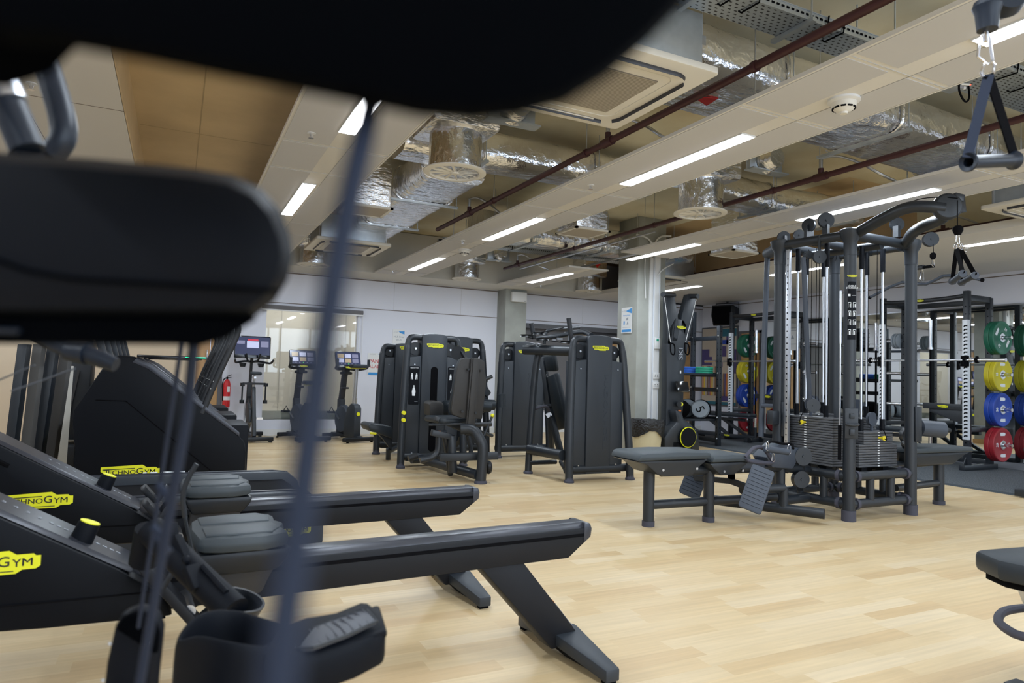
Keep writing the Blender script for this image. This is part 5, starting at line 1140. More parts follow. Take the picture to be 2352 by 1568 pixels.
def barbell(y0, y1, x, z, label):
    t = T('barbell', label, 'barbell', (x, (y0+y1)/2, z), 0, 'barbells'); h_ = (y1-y0)/2
    O('shaft', MB().cyl((0, -h_+.40, 0), (0, h_-.40, 0), .0145, 14), 'steel', t)
    for s_ in (-1, 1):
        O('sleeve', MB().cyl((0, s_*(h_-.40), 0), (0, s_*h_, 0), .025, 18).cyl((0, s_*(h_-.43), 0), (0, s_*(h_-.40), 0), .037, 18), 'chrome', t)
        O('collar', MB().cyl((0, s_*(h_-.36), 0), (0, s_*(h_-.33), 0), .038, 16).box((0, s_*(h_-.345), .035), (.02, .03, .03)), 'hole', t)
    return t
barbell(4.93, 7.13, RX-.09, 1.455, 'steel barbell racked across the front of the nearer squat rack')
barbell(8.14, 10.34, RX-.09, 1.455, 'steel barbell racked across the front of the farther squat rack')
def stored_bar(px, py, label):
    p = PX(px, py, RX+.40); t = T('stored_barbell', label, 'barbell', (p.x, p.y, FZ), 0, 'barbells stored upright'); k = 2.05
    O('shaft', MB().cyl((0, 0, .38), (0, 0, k-.40), .014, 10), 'hole', t); O('sleeve', MB().cyl((0, 0, k-.40), (0, 0, k), .025, 14).cyl((0, 0, k-.43), (0, 0, k-.40), .036, 14).cyl((0, 0, 0), (0, 0, .40), .025, 14), 'chrome', t)
    O('floor_cup', MB().cyl((0, 0, 0), (0, 0, .22), .034, 14), 'frame', t)
stored_bar(2137, 760, 'upright stored barbell seen through the nearer squat rack'); stored_bar(1737, 780, 'upright stored barbell to the right of the plates of the farther rack'); stored_bar(2012, 770, 'upright stored barbell just left of the nearer squat rack')

# benches
def bench(x, y, rz, label, z=.44):
    t = T('weight_bench', label, 'bench', (x, y, FZ), rz, 'adjustable benches')
    O('seat_pad', MB().prism(rrect(.34, .28, .04), (-.42, 0, z), (1, 0, 0), (0, 1, 0), (0, 0, .06)), 'vinyl', t, .02)
    O('back_pad', MB().prism(rrect(.84, .28, .05), (.20, 0, z), (1, 0, 0), (0, 1, 0), (0, 0, .06)), 'vinyl', t, .02)
    O('pad_board', MB().box((-.42, 0, z-.008), (.32, .25, .016)).box((.20, 0, z-.008), (.82, .25, .016)), 'slate', t)
    O('frame_beam', MB().bar((-.5, 0, z-.06), (.45, 0, z-.06), .06, .05).bar((-.35, 0, z-.06), (.1, 0, .10), .06, .05).bar((.5, 0, .10), (.0, 0, z-.07), .05, .05).bar((-.6, 0, .08), (.62, 0, .08), .07, .06), 'frame', t, .004)
    for xx in (-.58, .60): O('cross_foot', MB().box((xx, 0, .035), (.07, .42, .07)), 'frame', t, .006)
    O('transport_wheel', MB().cyl((.66, -.20, .045), (.66, -.16, .045), .044, 16).cyl((.66, .16, .045), (.66, .20, .045), .044, 16), 'plastic', t)
    O('carry_handle', MB().tube(smooth_path([(-.60, -.08, .10), (-.72, -.08, .16), (-.72, .08, .16), (-.60, .08, .10)], 2), .014, 8), 'rubber', t)
    logo(t, (.1, -.0365, .08), (1, 0, 0), (0, 0, 1), .12)
    return t
b1 = bench(9.15, 9.65, math.radians(-78), 'black adjustable bench standing flat in front of the farther squat rack')
b2 = dup(b1, (8.35, 4.02, FZ), math.radians(20), 'black bench cut off by the right edge, its wheel below the red plates')
for c in kids(b2): pass
b3 = dup(b1, (9.25, 6.75, FZ), math.radians(-84), 'black bench standing inside the nearer squat rack behind the cable tower')
# roller mat, box

# ================================================================ STORAGE SHELF WITH DISCS AND BALLS
t = T('storage_shelf', 'black perforated storage rack holding coloured discs and grey balls beside the ski machine', 'storage rack', (7.80, 9.0, FZ))
A0, A1, B0, B1 = V((8.16, 9.37, 0)), V((8.10, 8.66, 0)), V((7.15, 9.37, 0)), V((7.15, 8.66, 0))
for p, h_ in ((A0, 2.28), (A1, 2.0), (B0, 2.28)):
    po = O('upright', MBL(t).bb((p.x-.035, p.y-.035, FZ), (p.x+.035, p.y+.035, h_)), 'frame', t, .004)
    m = MBL(t)
    for k in range(18): m.bb((p.x-.036, p.y-.008, .2+k*.1), (p.x-.034, p.y+.008, .215+k*.1)).bb((p.x-.008, p.y-.036, .2+k*.1), (p.x+.008, p.y-.034, .215+k*.1))
    O('bolt_hole', m, 'hole', po)
zs = (1.80, 1.18, .93, .45, .10)
for z in zs: O('rail', MBL(t).bar(up(A0, z), up(A1, z), .04, .07), 'frame', t, .003)
for z in (1.20, .45): O('shelf_board', MBL(t).bb((7.15, 8.70, z-.03), (8.12, 9.35, z)), 'frame', t, .003)
for z in (1.80, 1.2, .45, .1): O('rail', MBL(t).bar(up(B0, z), up(A0, z), .04, .07), 'frame', t, .003)
for z in (1.8, 1.2, .45): O('shelf_mount', MBL(t).bar(up(B0, z), (7.15, 8.70, z), .04, .05), 'frame', t, .003)
m = MBL(t)
for p in (A0, A1):
    for z in zs: m.sph((p.x-.04, p.y-.01, z+.03), .014, 8)
O('bolt', m, 'steel', t)
for j, (yy, cc, nm) in enumerate(((9.20, 'disc_blue', 'blue'), (8.88, 'disc_green', 'green'))):
    for xx, side in ((7.98, 'right'),):
        for k in range(3):
            o = O('balance_disc', MB().lathe([(.001, 0), (.135, 0), (.145, .006), (.145, .030), (.135, .036), (.05, .036), (.045, .03), (.001, .03)], n=30), cc); o.location = (xx, yy, 1.20+.037*k)
            tag(o, f'{("bottom", "middle", "top")[k]} {nm} disc in the pile of three on the storage rack shelf', 'disc', 'coloured discs on the storage rack')
for k, (yy, s_) in enumerate(((9.18, '5'), (8.86, '5'))):
    t2 = T('medicine_ball', f'grey drum marked 5 on the lower shelf of the storage rack, {("behind the post", "beside the near post")[k]}', 'medicine ball', (7.90, yy, .45+.155), 0, 'grey drums on the storage rack')
    O('drum', MB().lathe([(.001, -.13), (.13, -.13), (.15, -.10), (.155, 0), (.15, .10), (.13, .13), (.001, .13)], axis=(-.75, -.66, 0), n=30), 'ball_grey', t2)
    O('drum_band', MB().lathe([(.148, -.11), (.157, -.10), (.157, .06), (.15, .07)], axis=(-.75, -.66, 0), n=30, cap=False), 'hole', t2)
    m = MB(); n_ = V((-.75, -.66, 0)).normalized(); add_text(m, s_, n_*.132, V((.66, -.75, 0))*.5 + V((0, 0, -.86)), V((.66, -.75, 0))*.86 + V((0, 0, .5)), .20, ext=.01, bold=0); O('painted_number', m, 'hole', t2)
for k in range(3):
    o = O('medicine_ball', MB().sph((0, 0, 0), .15, 20), ['ball_grey', 'hole', 'frame'][k]); o.location = ([7.22+.31*k for _ in (0,)][0], 9.0, .45+.15); o.location.x = 7.30+.16*0+.30*k if k < 2 else 7.62
    if k == 2: bpy.data.objects.remove(o)
    else: tag(o, ['grey', 'black'][k] + ' medicine ball at the back of the lower shelf behind the ski machine', 'medicine ball', 'balls on the storage rack')
o = O('foam_pad', MB().bb((-.14, -.06, -.20), (.14, .06, .20)).bb((-.15, -.07, -.14), (.15, .07, -.12)).bb((-.15, -.07, -.06), (.15, .07, -.04)).bb((-.15, -.07, .02), (.15, .07, .04)).bb((-.15, -.07, .10), (.15, .07, .12)), 'frame_dark', None, .006); o.location = (8.05, 9.48, 2.0); o.location = (7.98, 9.37, 2.32)
tag(o, 'pile of black ribbed step blocks on top of the storage rack behind the ski machine', 'step block'); o.location = (7.92, 9.37, 1.84+.20)
S('wall_panel', MB().bb((7.2, 11.46, .2), (9.9, 11.50, 1.9)), 'wood')

# ================================================================ SKI MACHINE
t = T('ski_machine', 'tall black V topped ski training machine with a yellow ringed flywheel beside the pillar', 'ski machine', (6.52, 7.45, 0)); sk = t
ys_ = 7.45
def SP(q, y=ys_): return PY(q[0], q[1], y)
O('mast', MBL(t).pts([SP(q) for q in ((1529, 1020), (1532, 880), (1531, 800), (1536, 755), (1550, 730), (1572, 735), (1583, 760), (1580, 800), (1572, 850), (1570, 930), (1560, 1040), (1528, 1040))], (0, .12, 0)), 'frame', t, .012)
O('arm', MBL(t).pts([SP(q) for q in ((1532, 674), (1549, 672), (1558, 730), (1562, 760), (1553, 800), (1532, 790))], (0, .10, 0)), 'frame', t, .012)
O('arm', MBL(t).pts([SP(q) for q in ((1581, 675), (1600, 676), (1598, 700), (1584, 780), (1562, 760), (1566, 725))], (0, .10, 0)), 'frame', t, .012)
O('top_roller', MBL(t).cyl(SP((1522, 676), 7.30), SP((1548, 678), 7.5), .033, 16).cyl(SP((1603, 680), 7.34), SP((1582, 680), 7.5), .033, 16), 'frame_dark', t)
O('pull_cord', MBL(t).cyl(SP((1526, 682), 7.33), SP((1540, 785), 7.33), .004, 6).cyl(SP((1599, 688), 7.33), SP((1575, 785), 7.33), .004, 6), 'white', t)
for cx_, s_ in ((1544, 1), (1577, 1)):
    O('pull_handle', MBL(t).tube(smooth_path([SP((cx_-4, 788), 7.32), SP((cx_-4, 812), 7.32), SP((cx_+6, 816), 7.32), SP((cx_+6, 790), 7.32), SP((cx_-4, 788), 7.32)], 2), .010, 8), 'hole', t)
logo(t, SP((1565, 752), 7.435), (1, 0, 0), (0, 0, 1), .15, world=True)
m = MBL(t); add_text(m, 'SKI', SP((1564, 812), 7.438), (0, 0, 1), (-1, 0, 0), .10, ext=.02, sx=1.3); O('lettering', m, 'grey_ink', t)
O('console', MBL(t).box(SP((1567, 888), 7.36), (.21, .03, .15), rx=-.35).box(SP((1562, 888), 7.42), (.06, .10, .06)), 'gloss_black', t, .006)
O('level_light', MBL(t).box(SP((1563, 854), 7.437), (.02, .006, .04)), 'white_ink', t)
O('resistance_knob', MBL(t).cyl(SP((1560, 928), 7.45), SP((1560, 928), 7.38), .035, 16), 'plastic', t); O('knob_face', MBL(t).cyl(SP((1565, 928), 7.385), SP((1565, 928), 7.37), .026, 16), 'yellow', t)
O('small_sticker', MBL(t).box(SP((1561, 943), 7.437), (.05, .004, .02)), 'orange', t)
O('flywheel_housing', MBL(t).pts([SP(q, 7.30) for q in ((1552, 940), (1568, 946), (1572, 962), (1590, 975), (1606, 995), (1608, 1040), (1528, 1044), (1526, 1005), (1540, 985), (1558, 970), (1553, 955))], (0, .24, 0)), 'frame', t, .03)
c_ = SP((1580, 1004), 7.26); O('flywheel_disc', MBL(t).lathe([(.001, -.02), (.125, -.02), (.13, 0), (.13, .06)], o=c_, axis=(0, 1, 0), n=40), 'shroud_dark', t)
O('yellow_ring', MBL(t).tube([c_ + V((.133*math.cos(a), -.006, .133*math.sin(a))) for a in [2*PI*i/40 for i in range(40)]], .0065, 8, closed=True), 'logo_yellow', t)
O('base_plate', MBL(t).bb((c_.x-.26, 7.15, 0), (c_.x+.30, 7.60, .03)).bb((c_.x-.22, 7.3, .02), (c_.x+.12, 7.52, .25)), 'frame_dark', t, .006)
# ================================================================ ROWING MACHINES
def rower(x, y, rz, label):
    """origin at the rear foot on the floor, +x to the rear end of the rail"""
    t = T('rowing_machine', label, 'rowing machine', (x, y, 0), rz, 'rowing machines')
    hw = .052
    prof = [(-1.62, .385), (-.10, .385), (.0, .455), (.0, .487), (-.012, .495), (-1.62, .495)]
    O('rail', MB().prism(prof, (0, -hw, 0), (1, 0, 0), (0, 0, 1), (0, 2*hw, 0)), 'rower_black', t, .004)
    O('rail_top', MB().prism([(-hw+.004, 0), (-hw+.018, .022), (hw-.018, .022), (hw-.004, 0)], (-1.60, 0, .493), (0, 1, 0), (0, 0, 1), (1.585, 0, 0)), 'rail_gloss', t, .004)
    O('end_cap', MB().prism([(-.03, .435), (.004, .458), (.008, .49), (0, .512), (-.03, .516)], (0, -hw-.003, 0), (1, 0, 0), (0, 0, 1), (0, 2*hw+.006, 0)), 'rail_gloss', t, .006)
    O('rail_slot', MB().bb((-1.5, -hw-.0015, .462), (-.03, -hw+.001, .474)).bb((-1.5, hw-.001, .462), (-.03, hw+.0015, .474)), 'hole', t)
    lg = O('leg', MB().prism([(-.48, .39), (-.30, .39), (-.03, .075), (-.05, .045), (-.16, .045)], (0, -.045, 0), (1, 0, 0), (0, 0, 1), (0, .09, 0)), 'rower_black', t, .006)
    st = MB(); a0, a1 = V((-.255, -.046, .335)), V((-.085, -.046, .125)); d_ = (a1-a0).normalized(); 
    face = [V((-.155, 0, .205)), V((-.065, 0, .105))]
    # warning sticker on the upper face of the leg
    P0 = V((-.30, 0, .39)); P1_ = V((-.03, 0, .075)); dl = (P1_-P0).normalized(); nn_ = V((-dl.z, 0, dl.x)); nn_ = nn_ if nn_.z > 0 else -nn_
    c_ = P0 + dl*.29
    u_, v_ = V((0, 1, 0)), -dl
    stk = O('warning_label', MB().prism([(-.040, -.078), (.040, -.078), (.040, .060), (-.040, .060)], c_+nn_*.001, u_, v_, nn_*.001).prism([(-.040, .060), (.040, .060), (.040, .078), (-.040, .078)], c_+nn_*.001, u_, v_, nn_*.001, 1), ['sticker', 'orange'], t)
    stk['label'] = 'grey warning label with an orange band'
    m = MB(); add_text(m, 'WARNING', c_+nn_*.0022+v_*.069, u_, v_, .012, ext=.004)
    rr_ = random.Random(2)
    for k in range(24):
        if k % 6 == 5: continue
        w1 = rr_.uniform(.045, .070); m.prism([(-.036, 0), (-.036+w1, 0), (-.036+w1, .0016), (-.036, .0016)], c_+nn_*.0022+v_*(.052-k*.0052), u_, v_, nn_*.0003)
    O('printed_text', m, 'logo_ink', stk)
    for s_ in (-1, 1):
        ft = O('foot', MB().pts([(-.15, 0, .105), (-.02, 0, .105), (-.045, s_*.31, .055), (-.105, s_*.31, .055)], (0, 0, -.045)), 'shroud', lg, .006)
        O('rubber_foot', MB().box((-.075, s_*.285, .008), (.045, .03, .016)), 'hole', ft)
    O('foot_keel', MB().prism([(-.30, .028), (-.24, .02), (-.05, .012), (.04, .02), (.10, .03), (.30, .02), (.30, .045), (-.30, .045)], (-.105, 0, 0), (0, 1, 0), (0, 0, 1), (.06, 0, 0)), 'shroud_dark', t, .003)
    # flywheel housing with the sloping control edge
    hp = [(-1.40, .385), (-1.43, .45), (-1.54, .530), (-2.02, .815), (-2.075, .865), (-2.08, 1.02), (-2.16, 1.24), (-2.34, 1.27), (-2.62, 1.15), (-2.80, .80), (-2.80, .44), (-2.0, .415), (-1.70, .395)]
    O('flywheel_housing', MB().prism(hp, (0, -.115, 0), (1, 0, 0), (0, 0, 1), (0, .23, 0)), 'shroud_dark', t, .012)
    e0, e1 = V((-1.51, 0, .514)), V((-2.05, 0, .834)); d_ = (e1-e0).normalized(); nn_ = V((d_.z, 0, -d_.x)); nn_ = nn_ if nn_.z > 0 else -nn_
    O('control_strip', MB().prism([(-.105, 0), (.105, 0), (.09, .012), (-.09, .012)], e0, (0, 1, 0), nn_, e1-e0), 'rail_gloss', t, .003)
    m = MB(); k_ = e0 + d_*.10 + nn_*.013
    for q in range(9):
        m.prism([(-.004, 0), (.004, 0), (.004, .012), (-.004, .012)], e0 + d_*(.04+.02*q+.03*(q > 3)) + nn_*.0125, (0, 1, 0), d_, nn_*.001)
    add_text(m, '5  4  3  2  1', e0 + d_*.30 + nn_*.0135, -d_ if False else d_*-1, V((0, 1, 0)), .03, ext=.004)
    O('scale_marks', m, 'grey_ink', t)
    kb = e0 + d_*.15 + nn_*.010 + V((0, -.03, 0))
    nn_ = (nn_ + V((0, 0, .45))).normalized(); kn = O('resistance_knob', MB().lathe([(.030, -.004), (.029, .010), (.0275, .045), (.026, .050)], o=kb, axis=nn_, n=26), 'near_vinyl', t)
    O('knob_top', MB().lathe([(.0255, .048), (.0255, .0525)], o=kb, axis=nn_, n=26), 'logo_yellow', kn)
    lg_ = logo(t, (-1.91, -.117, .575), (1, 0, 0), (0, 0, 1), .225)
    # neck recess at the front, side seam
    O('neck_frame', MB().tube(smooth_path([(-2.12, -.117, .96), (-2.12, -.117, .83), (-2.06, -.117, .785), (-1.93, -.117, .705)], 2), .008, 6).tube([(-2.8, -.116, .49), (-1.45, -.116, .46)], .0025, 6), 'hole', t)
    O('foot', MB().bb((-2.62, -.28, 0), (-2.52, .28, .05)).bb((-2.61, -.05, .04), (-2.53, .05, .38)), 'shroud_dark', t, .008)
    O('underside_foot', MB().bb((-1.50, -.10, .378), (-1.42, .10, .39)), 'hole', t)
    # seat on its carriage
    sx = -1.22
    O('seat_pad', MB().prism([(-.13, -.13), (-.14, 0), (-.13, .13), (-.07, .155), (.05, .165), (.125, .13), (.115, .05), (.135, 0), (.115, -.05), (.125, -.13), (.05, -.165), (-.07, -.155)], (sx, 0, .552), (1, 0, 0), (0, 1, 0), (0, 0, .05)), 'vinyl_light', t, .020)
    O('seat_pad', MB().prism([(-.11, .02), (-.11, .125), (-.04, .14), (.07, .14), (.10, .09), (.09, .015)], (sx, 0, .597), (1, 0, 0), (0, 1, 0), (0, 0, .010)).prism([(-.11, -.02), (-.11, -.125), (-.04, -.14), (.07, -.14), (.10, -.09), (.09, -.015)], (sx, 0, .597), (1, 0, 0), (0, 1, 0), (0, 0, .010)), 'vinyl_light', t, .008)
    O('seat_shell', MB().prism([(-.12, 0), (-.13, .03), (.13, .03), (.12, 0), (.09, -.035), (-.10, -.035)], (sx, -.135, .522), (1, 0, 0), (0, 0, 1), (0, .27, 0)), 'plastic', t, .012)
    O('seat_carriage', MB().prism([(-.10, .04), (-.11, -.085), (.06, -.085), (.10, .0), (.11, .04)], (sx, -.075, .49), (1, 0, 0), (0, 0, 1), (0, .15, 0)), 'pad_back', t, .01)
    # footrests with straps, handle and cord
    for s_ in (-1, 1):
        fr = O('footrest', MB().prism(rrect(.115, .30, .03), (-1.52, s_*.17, .455), (0, 1, 0), V((-.62, 0, .78)), V((-.02, 0, -.016))), 'rower_black', t, .005)
        O('heel_cup', MB().lathe([(.060, 0), (.066, .05), (.060, .05), (.055, .005)], o=(-1.43, s_*.17, .345), axis=(-.62, 0, .78), n=18, cap=False), 'rower_black', fr)
        O('foot_strap', MB().tube(smooth_path([(-1.57, s_*.17-.065, .50), (-1.53, s_*.17-.05, .565), (-1.53, s_*.17+.05, .565), (-1.57, s_*.17+.065, .50)], 2), .008, 6, sy=.3), 'rower_black', fr)
    O('footrest_axle', MB().cyl((-1.50, -.2, .42), (-1.50, .2, .42), .018, 12), 'steel', t)
    hd = O('pull_handle', MB().tube(smooth_path([(-2.10, -.24, 1.08), (-2.07, -.12, 1.10), (-2.07, .12, 1.10), (-2.10, .24, 1.08)], 2), .016, 10), 'rubber', t)
    O('pull_cord', MB().cyl((-2.07, 0, 1.10), (-2.12, 0, 1.08), .006, 6), 'hole', hd)
    return t
rw1 = rower(1.50, 2.36, math.radians(3.5), 'nearer black rowing machine with a warning label on its rear leg')
rw2 = dup(rw1, (1.40, 3.24, 0), math.radians(3.0), 'farther black rowing machine, parallel behind the nearer one')
KR = ('rail', 'rail_top', 'end_cap', 'rail_slot', 'leg', 'warning_label', 'foot_keel')
for c in kids(rw1):
    if c.name.split('.')[0] not in KR + ('logo_badge',): c.location.x -= .08
for r_ in (rw1, rw2):
    for c in kids(r_):
        if c.name.split('.')[0] in ('footrest', 'footrest_axle'): c.location.x += .13
for c in kids(rw2):
    if c.name.split('.')[0] == 'logo_badge': c.location.x += .07

# ================================================================ TREADMILLS (decks pointing at the machines)
def treadmill(x, y, label):
    """origin at rear right corner of the deck on the floor; deck runs to -x"""
    t = T('treadmill', label, 'treadmill', (x, y, 0), 0, 'treadmills'); L_ = 1.9
    for s_, yy in ((-1, 0), (1, .82)):
        O('side_rail', MB().prism([(-L_, .20), (-L_, .345), (-.17, .345), (-.08, .335), (-.02, .29), (.0, .24), (-.005, .20)], (0, yy-.02, 0), (1, 0, 0), (0, 0, 1), (0, .13 if s_ < 0 else .11, 0)), 'shroud', t, .012)
    O('side_skirt', MB().prism(rrect(L_, .20, .03, cx=-L_/2, cy=.17), (0, -.03, 0), (1, 0, 0), (0, 0, 1), (0, .03, 0)), 'shroud', t, .008)
    O('side_skirt', MB().prism(rrect(L_, .20, .03, cx=-L_/2, cy=.17), (0, .92, 0), (1, 0, 0), (0, 0, 1), (0, .03, 0)), 'shroud', t, .008)
    O('running_belt', MB().prism([(-L_, .26), (-L_, .30), (-.12, .30), (-.07, .27), (-.06, .22), (-.12, .20)], (0, .13, 0), (1, 0, 0), (0, 0, 1), (0, .66, 0)), 'hole', t)
    O('rail_insert', MB().prism([(-L_, .345), (-.18, .345), (-.10, .337), (-.10, .340), (-.18, .350), (-L_, .350)], (0, .03, 0), (1, 0, 0), (0, 0, 1), (0, .03, 0)), 'rail_gloss', t)
    O('rail_insert', MB().prism([(-L_, .345), (-.18, .345), (-.10, .337), (-.10, .340), (-.18, .350), (-L_, .350)], (0, .84, 0), (1, 0, 0), (0, 0, 1), (0, .03, 0)), 'rail_gloss', t)
    m = MB()
    for a_, b_ in ((-.95, -.93), (-.91, -.87), (-.85, -.77), (-.75, -.71), (-.69, -.675)): m.bb((a_, .895, .3455), (b_, .91, .352))
    O('deck_marking', m, 'white_ink', t)
    O('deck_foot', MB().cyl((-.25, .1, 0), (-.25, .1, .10), .03, 12).cyl((-.25, .82, 0), (-.25, .82, .10), .03, 12).cyl((-1.7, .1, 0), (-1.7, .1, .10), .03, 12).cyl((-1.7, .82, 0), (-1.7, .82, .10), .03, 12), 'hole', t)
    O('motor_cover', MB().prism([(-L_-.5, .05), (-L_-.5, .30), (-L_-.35, .40), (-L_, .36), (-L_, .05)], (0, .0, 0), (1, 0, 0), (0, 0, 1), (0, .92, 0)), 'shroud', t, .02)
    for yy in (.04, .88): O('console_post', MB().bar((-L_-.30, yy, .30), (-L_-.62, yy, 1.25), .06, .12), 'frame', t, .01)
    O('console', MB().bar((-L_-.62, -.02, 1.25), (-L_-.62, .94, 1.25), .10, .06).bar((-L_-.64, .12, 1.28), (-L_-.64, .80, 1.28), .04, .30), 'gloss_black', t, .01)
    O('side_handle', MB().tube(smooth_path([(-L_-.6, .0, 1.22), (-L_-.2, .0, 1.15), (-L_-.1, .0, 1.10)], 2), .018, 10).tube(smooth_path([(-L_-.6, .92, 1.22), (-L_-.2, .92, 1.15), (-L_-.1, .92, 1.10)], 2), .018, 10), 'rubber', t)
    logo(t, (-.195, -.0315, .165), (1, 0, 0), (0, 0, 1), .25)
    return t
tm = treadmill(.80, 4.02, 'black treadmill, its deck end and badge just behind the rowing machines')
tm.scale = (1, 1, 1.14)

# ================================================================ STAIR CLIMBERS
def climber(x, y, label, led=True):
    t = T('stair_climber', label, 'stair climber', (x, y, 0), 0, 'stair climbers'); s_ = 1.0
    ox = -.616
    body = [(-.02, .02), (-.02, .45), (-.045, .64), (-.04, .72), (.12, 1.02), (.17, 1.11), (.24, 1.145), (.34, 1.14), (.42, 1.10), (1.10, .55), (1.17, .47), (1.19, .38), (1.19, .02)]
    O('side_shell', MB().prism(body, (0, 0, 0), (1, 0, 0), (0, 0, 1), (0, .07, 0)), 'shroud_dark', t, .022)
    O('side_shell', MB().prism(body, (0, .75, 0), (1, 0, 0), (0, 0, 1), (0, .07, 0)), 'shroud_dark', t, .022)
    core = [(.03, .04), (.03, .66), (.18, 1.0), (.30, 1.06), (.98, .50), (1.1, .3), (1.1, .04)]
    O('core', MB().prism(core, (0, .06, 0), (1, 0, 0), (0, 0, 1), (0, .70, 0)), 'hole', t)
    tr = MB()
    for yy in (.0, .75): tr.pts([(.36, yy-.004, 1.132), (.46, yy-.004, 1.085), (1.13, yy-.004, .545), (1.13, yy-.004, .51), (.44, yy-.004, 1.045), (.33, yy-.004, 1.095)], (0, .078, 0))
    O('shell_trim', tr, 'rail_gloss', t, .003)
    O('shell_seam', MB().tube([(.10, -.002, .80), (.30, -.002, .795), (.95, -.002, .22)], .004, 5), 'hole', t)
    for k in range(3):
        z = .90-.21*k; xx = .44+.235*k
        stp = O('stair_tread', MB().bb((xx-.02, .08, z-.05), (xx+.24, .74, z)), 'plastic', t, .008)
        m = MB()
        for q in range(12): m.bb((xx+.0, .10+.052*q, z), (xx+.22, .128+.052*q, z+.006))
        O('tread_ribs', m, 'frame', stp)
    O('step_housing', MB().bb((.98, .10, 0), (1.21, .72, .60)), 'shroud_dark', t, .015)
    for yy in (.02, .80):
        O('handrail', MB().tube(smooth_path([(.84, yy, .70), (.96, yy, 1.05), (1.06, yy, 1.30), (1.09, yy, 1.41), (1.04, yy, 1.48), (.70, yy, 1.60), (.42, yy, 1.62), (.10, yy, 1.50)], 2), .026, 12), 'frame_dark', t)
        O('rail_bolt', MB().sph((.895, yy-.024, .90), .005, 8).sph((.912, yy-.024, .96), .005, 8), 'steel', t)
    O('console_mast', MB().bar((.15, .12, 1.05), (.0, .12, 1.60), .08, .05).bar((.15, .70, 1.05), (.0, .70, 1.60), .08, .05), 'frame', t, .008)
    O('console', MB().bar((.0, .05, 1.62), (.0, .77, 1.62), .06, .34).bar((.05, .0, 1.42), (.05, .82, 1.42), .16, .05), 'gloss_black', t, .008)
    if led:
        O('side_tray', MB().bb((.36, -.05, 1.135), (.86, .25, 1.155)), 'gloss_black', t, .004)
        O('green_light', MB().bb((.70, -.052, 1.144), (.85, -.049, 1.150)), 'green_led', t)
    logo(t, (.36, -.003, .25), (1, 0, 0), (0, 0, 1), .40)
    return t
cl = climber(-.63, 6.05, 'nearest stair climber, a tall black body with a long slanting side behind the treadmills')
dup(cl, (-.63, 7.30, 0), 0, 'second stair climber, only its handrails and treads showing beyond the nearest')
dup(cl, (-.63, 8.55, 0), 0, 'third stair climber, farthest, its handrail just in front of the door')
t = T('divider_panel', 'pale upright post standing in the gap left of the stair climbers', 'post', (-1.02, 7.2, 0))
O('pale_board', MBL(t).pts([PY(*q, 7.2) for q in ((147, 840), (153, 840), (133, 1100), (95, 1100), (120, 980))], (.05, .06, 0)), 'cream', t, .004)
t = T('incline_trainer', 'dark slanted machine uprights seen in the gap at the far left', 'treadmill', (-1.6, 6.2, 0))
for k, (xa, xb) in enumerate(((40, 5), (75, 42), (108, 70), (140, 100))):
    O('slanted_upright', MBL(t).pts([PY(xa, 790, 6.2+.15*k), PY(xa+22, 790, 6.2+.15*k), PY(xb+22, 1060, 6.2+.15*k), PY(xb, 1060, 6.2+.15*k)], (.02, .08, 0)), 'curtain' if k % 2 else 'frame', t, .004)
O('base', MBL(t).bb((-2.4, 6.0, 0), (-1.0, 7.0, .30)), 'frame_dark', t, .01)
t = T('tall_trainer', 'dark upright machine column with a small white and orange label left of the stair climber', 'fitness machine', (-1.1, 8.3, 0))
O('column_body', MBL(t).pts([PY(*q, 8.2) for q in ((150, 780), (215, 780), (205, 900), (190, 1010), (140, 1010), (148, 900))], (0, .4, 0)).bb((-1.4, 8.0, 0), (-.80, 8.9, .25)), 'frame_dark', t, .01)
O('edge_strip', MBL(t).bar(PY(181, 850, 8.18), PY(150, 985, 8.18), .02, .02), 'pad_back', t)
O('warning_label', MBL(t).pts([PY(*q, 8.18) for q in ((148, 973), (154, 973), (150, 992), (142, 992))], (0, -.004, 0)).pts([PY(*q, 8.178) for q in ((148, 971), (154.5, 971), (154, 974), (147.5, 974))], (0, -.004, 0), 1), ['white', 'orange'], t)

# ================================================================ FOREGROUND : CABLE MACHINE THE PHOTOGRAPHER SHOOTS THROUGH
t = T('pulldown_machine', 'very near blurred black cable machine with thick pads, cables and handles framing the view', 'cable machine', (-.9, .55, 0)); fg = t
D0 = .165
pts_ = [(-420, -60), (-60, 105), (110, 118), (260, 145), (480, 190), (700, 232), (840, 262), (960, 288), (1090, 298), (1210, 288), (1325, 256), (1440, 186), (1540, 100), (1640, -5), (1740, -190), (1500, -420), (600, -520), (-420, -480)]
O('shoulder_pad', MBL(t).pts([PD(x, y, D0) for x, y in pts_], ray(950, 60)*.05), 'near_black', t, .016)
O('pad_bracket', MBL(t).cyl(PD(-60, -40, .20), PD(-500, -300, .5), .03, 14).tube([PD(-500, -300, .5), (-.9, .55, 1.9)], .03, 12), 'near_black', t)
fwd = ROT @ V((0, 0, -1))
pa = [(-300, 316), (0, 340), (150, 349), (300, 362), (440, 376), (530, 392), (600, 425), (645, 475), (672, 540), (678, 590), (664, 650), (632, 700), (580, 740), (-300, 740)]
O('seat_pad', MBL(t).pts([PD(x, y, .34) for x, y in pa], ray(600, 560)*.12), 'near_vinyl', t, .022)
sm_ = MBL(t); sm_.tube([PD(x, y, .3385) for x, y in ((-300, 560), (0, 600), (60, 622), (160, 640), (400, 655), (640, 668))], .0011, 6); O('pad_seam', sm_, 'near_black', t)
O('seat_board', MBL(t).pts([PD(x, y, .355) for x, y in ((-300, 728), (600, 728), (560, 752), (520, 778), (455, 796), (400, 792), (-300, 788))], ray(450, 760)*.10), 'near_black', t, .006)
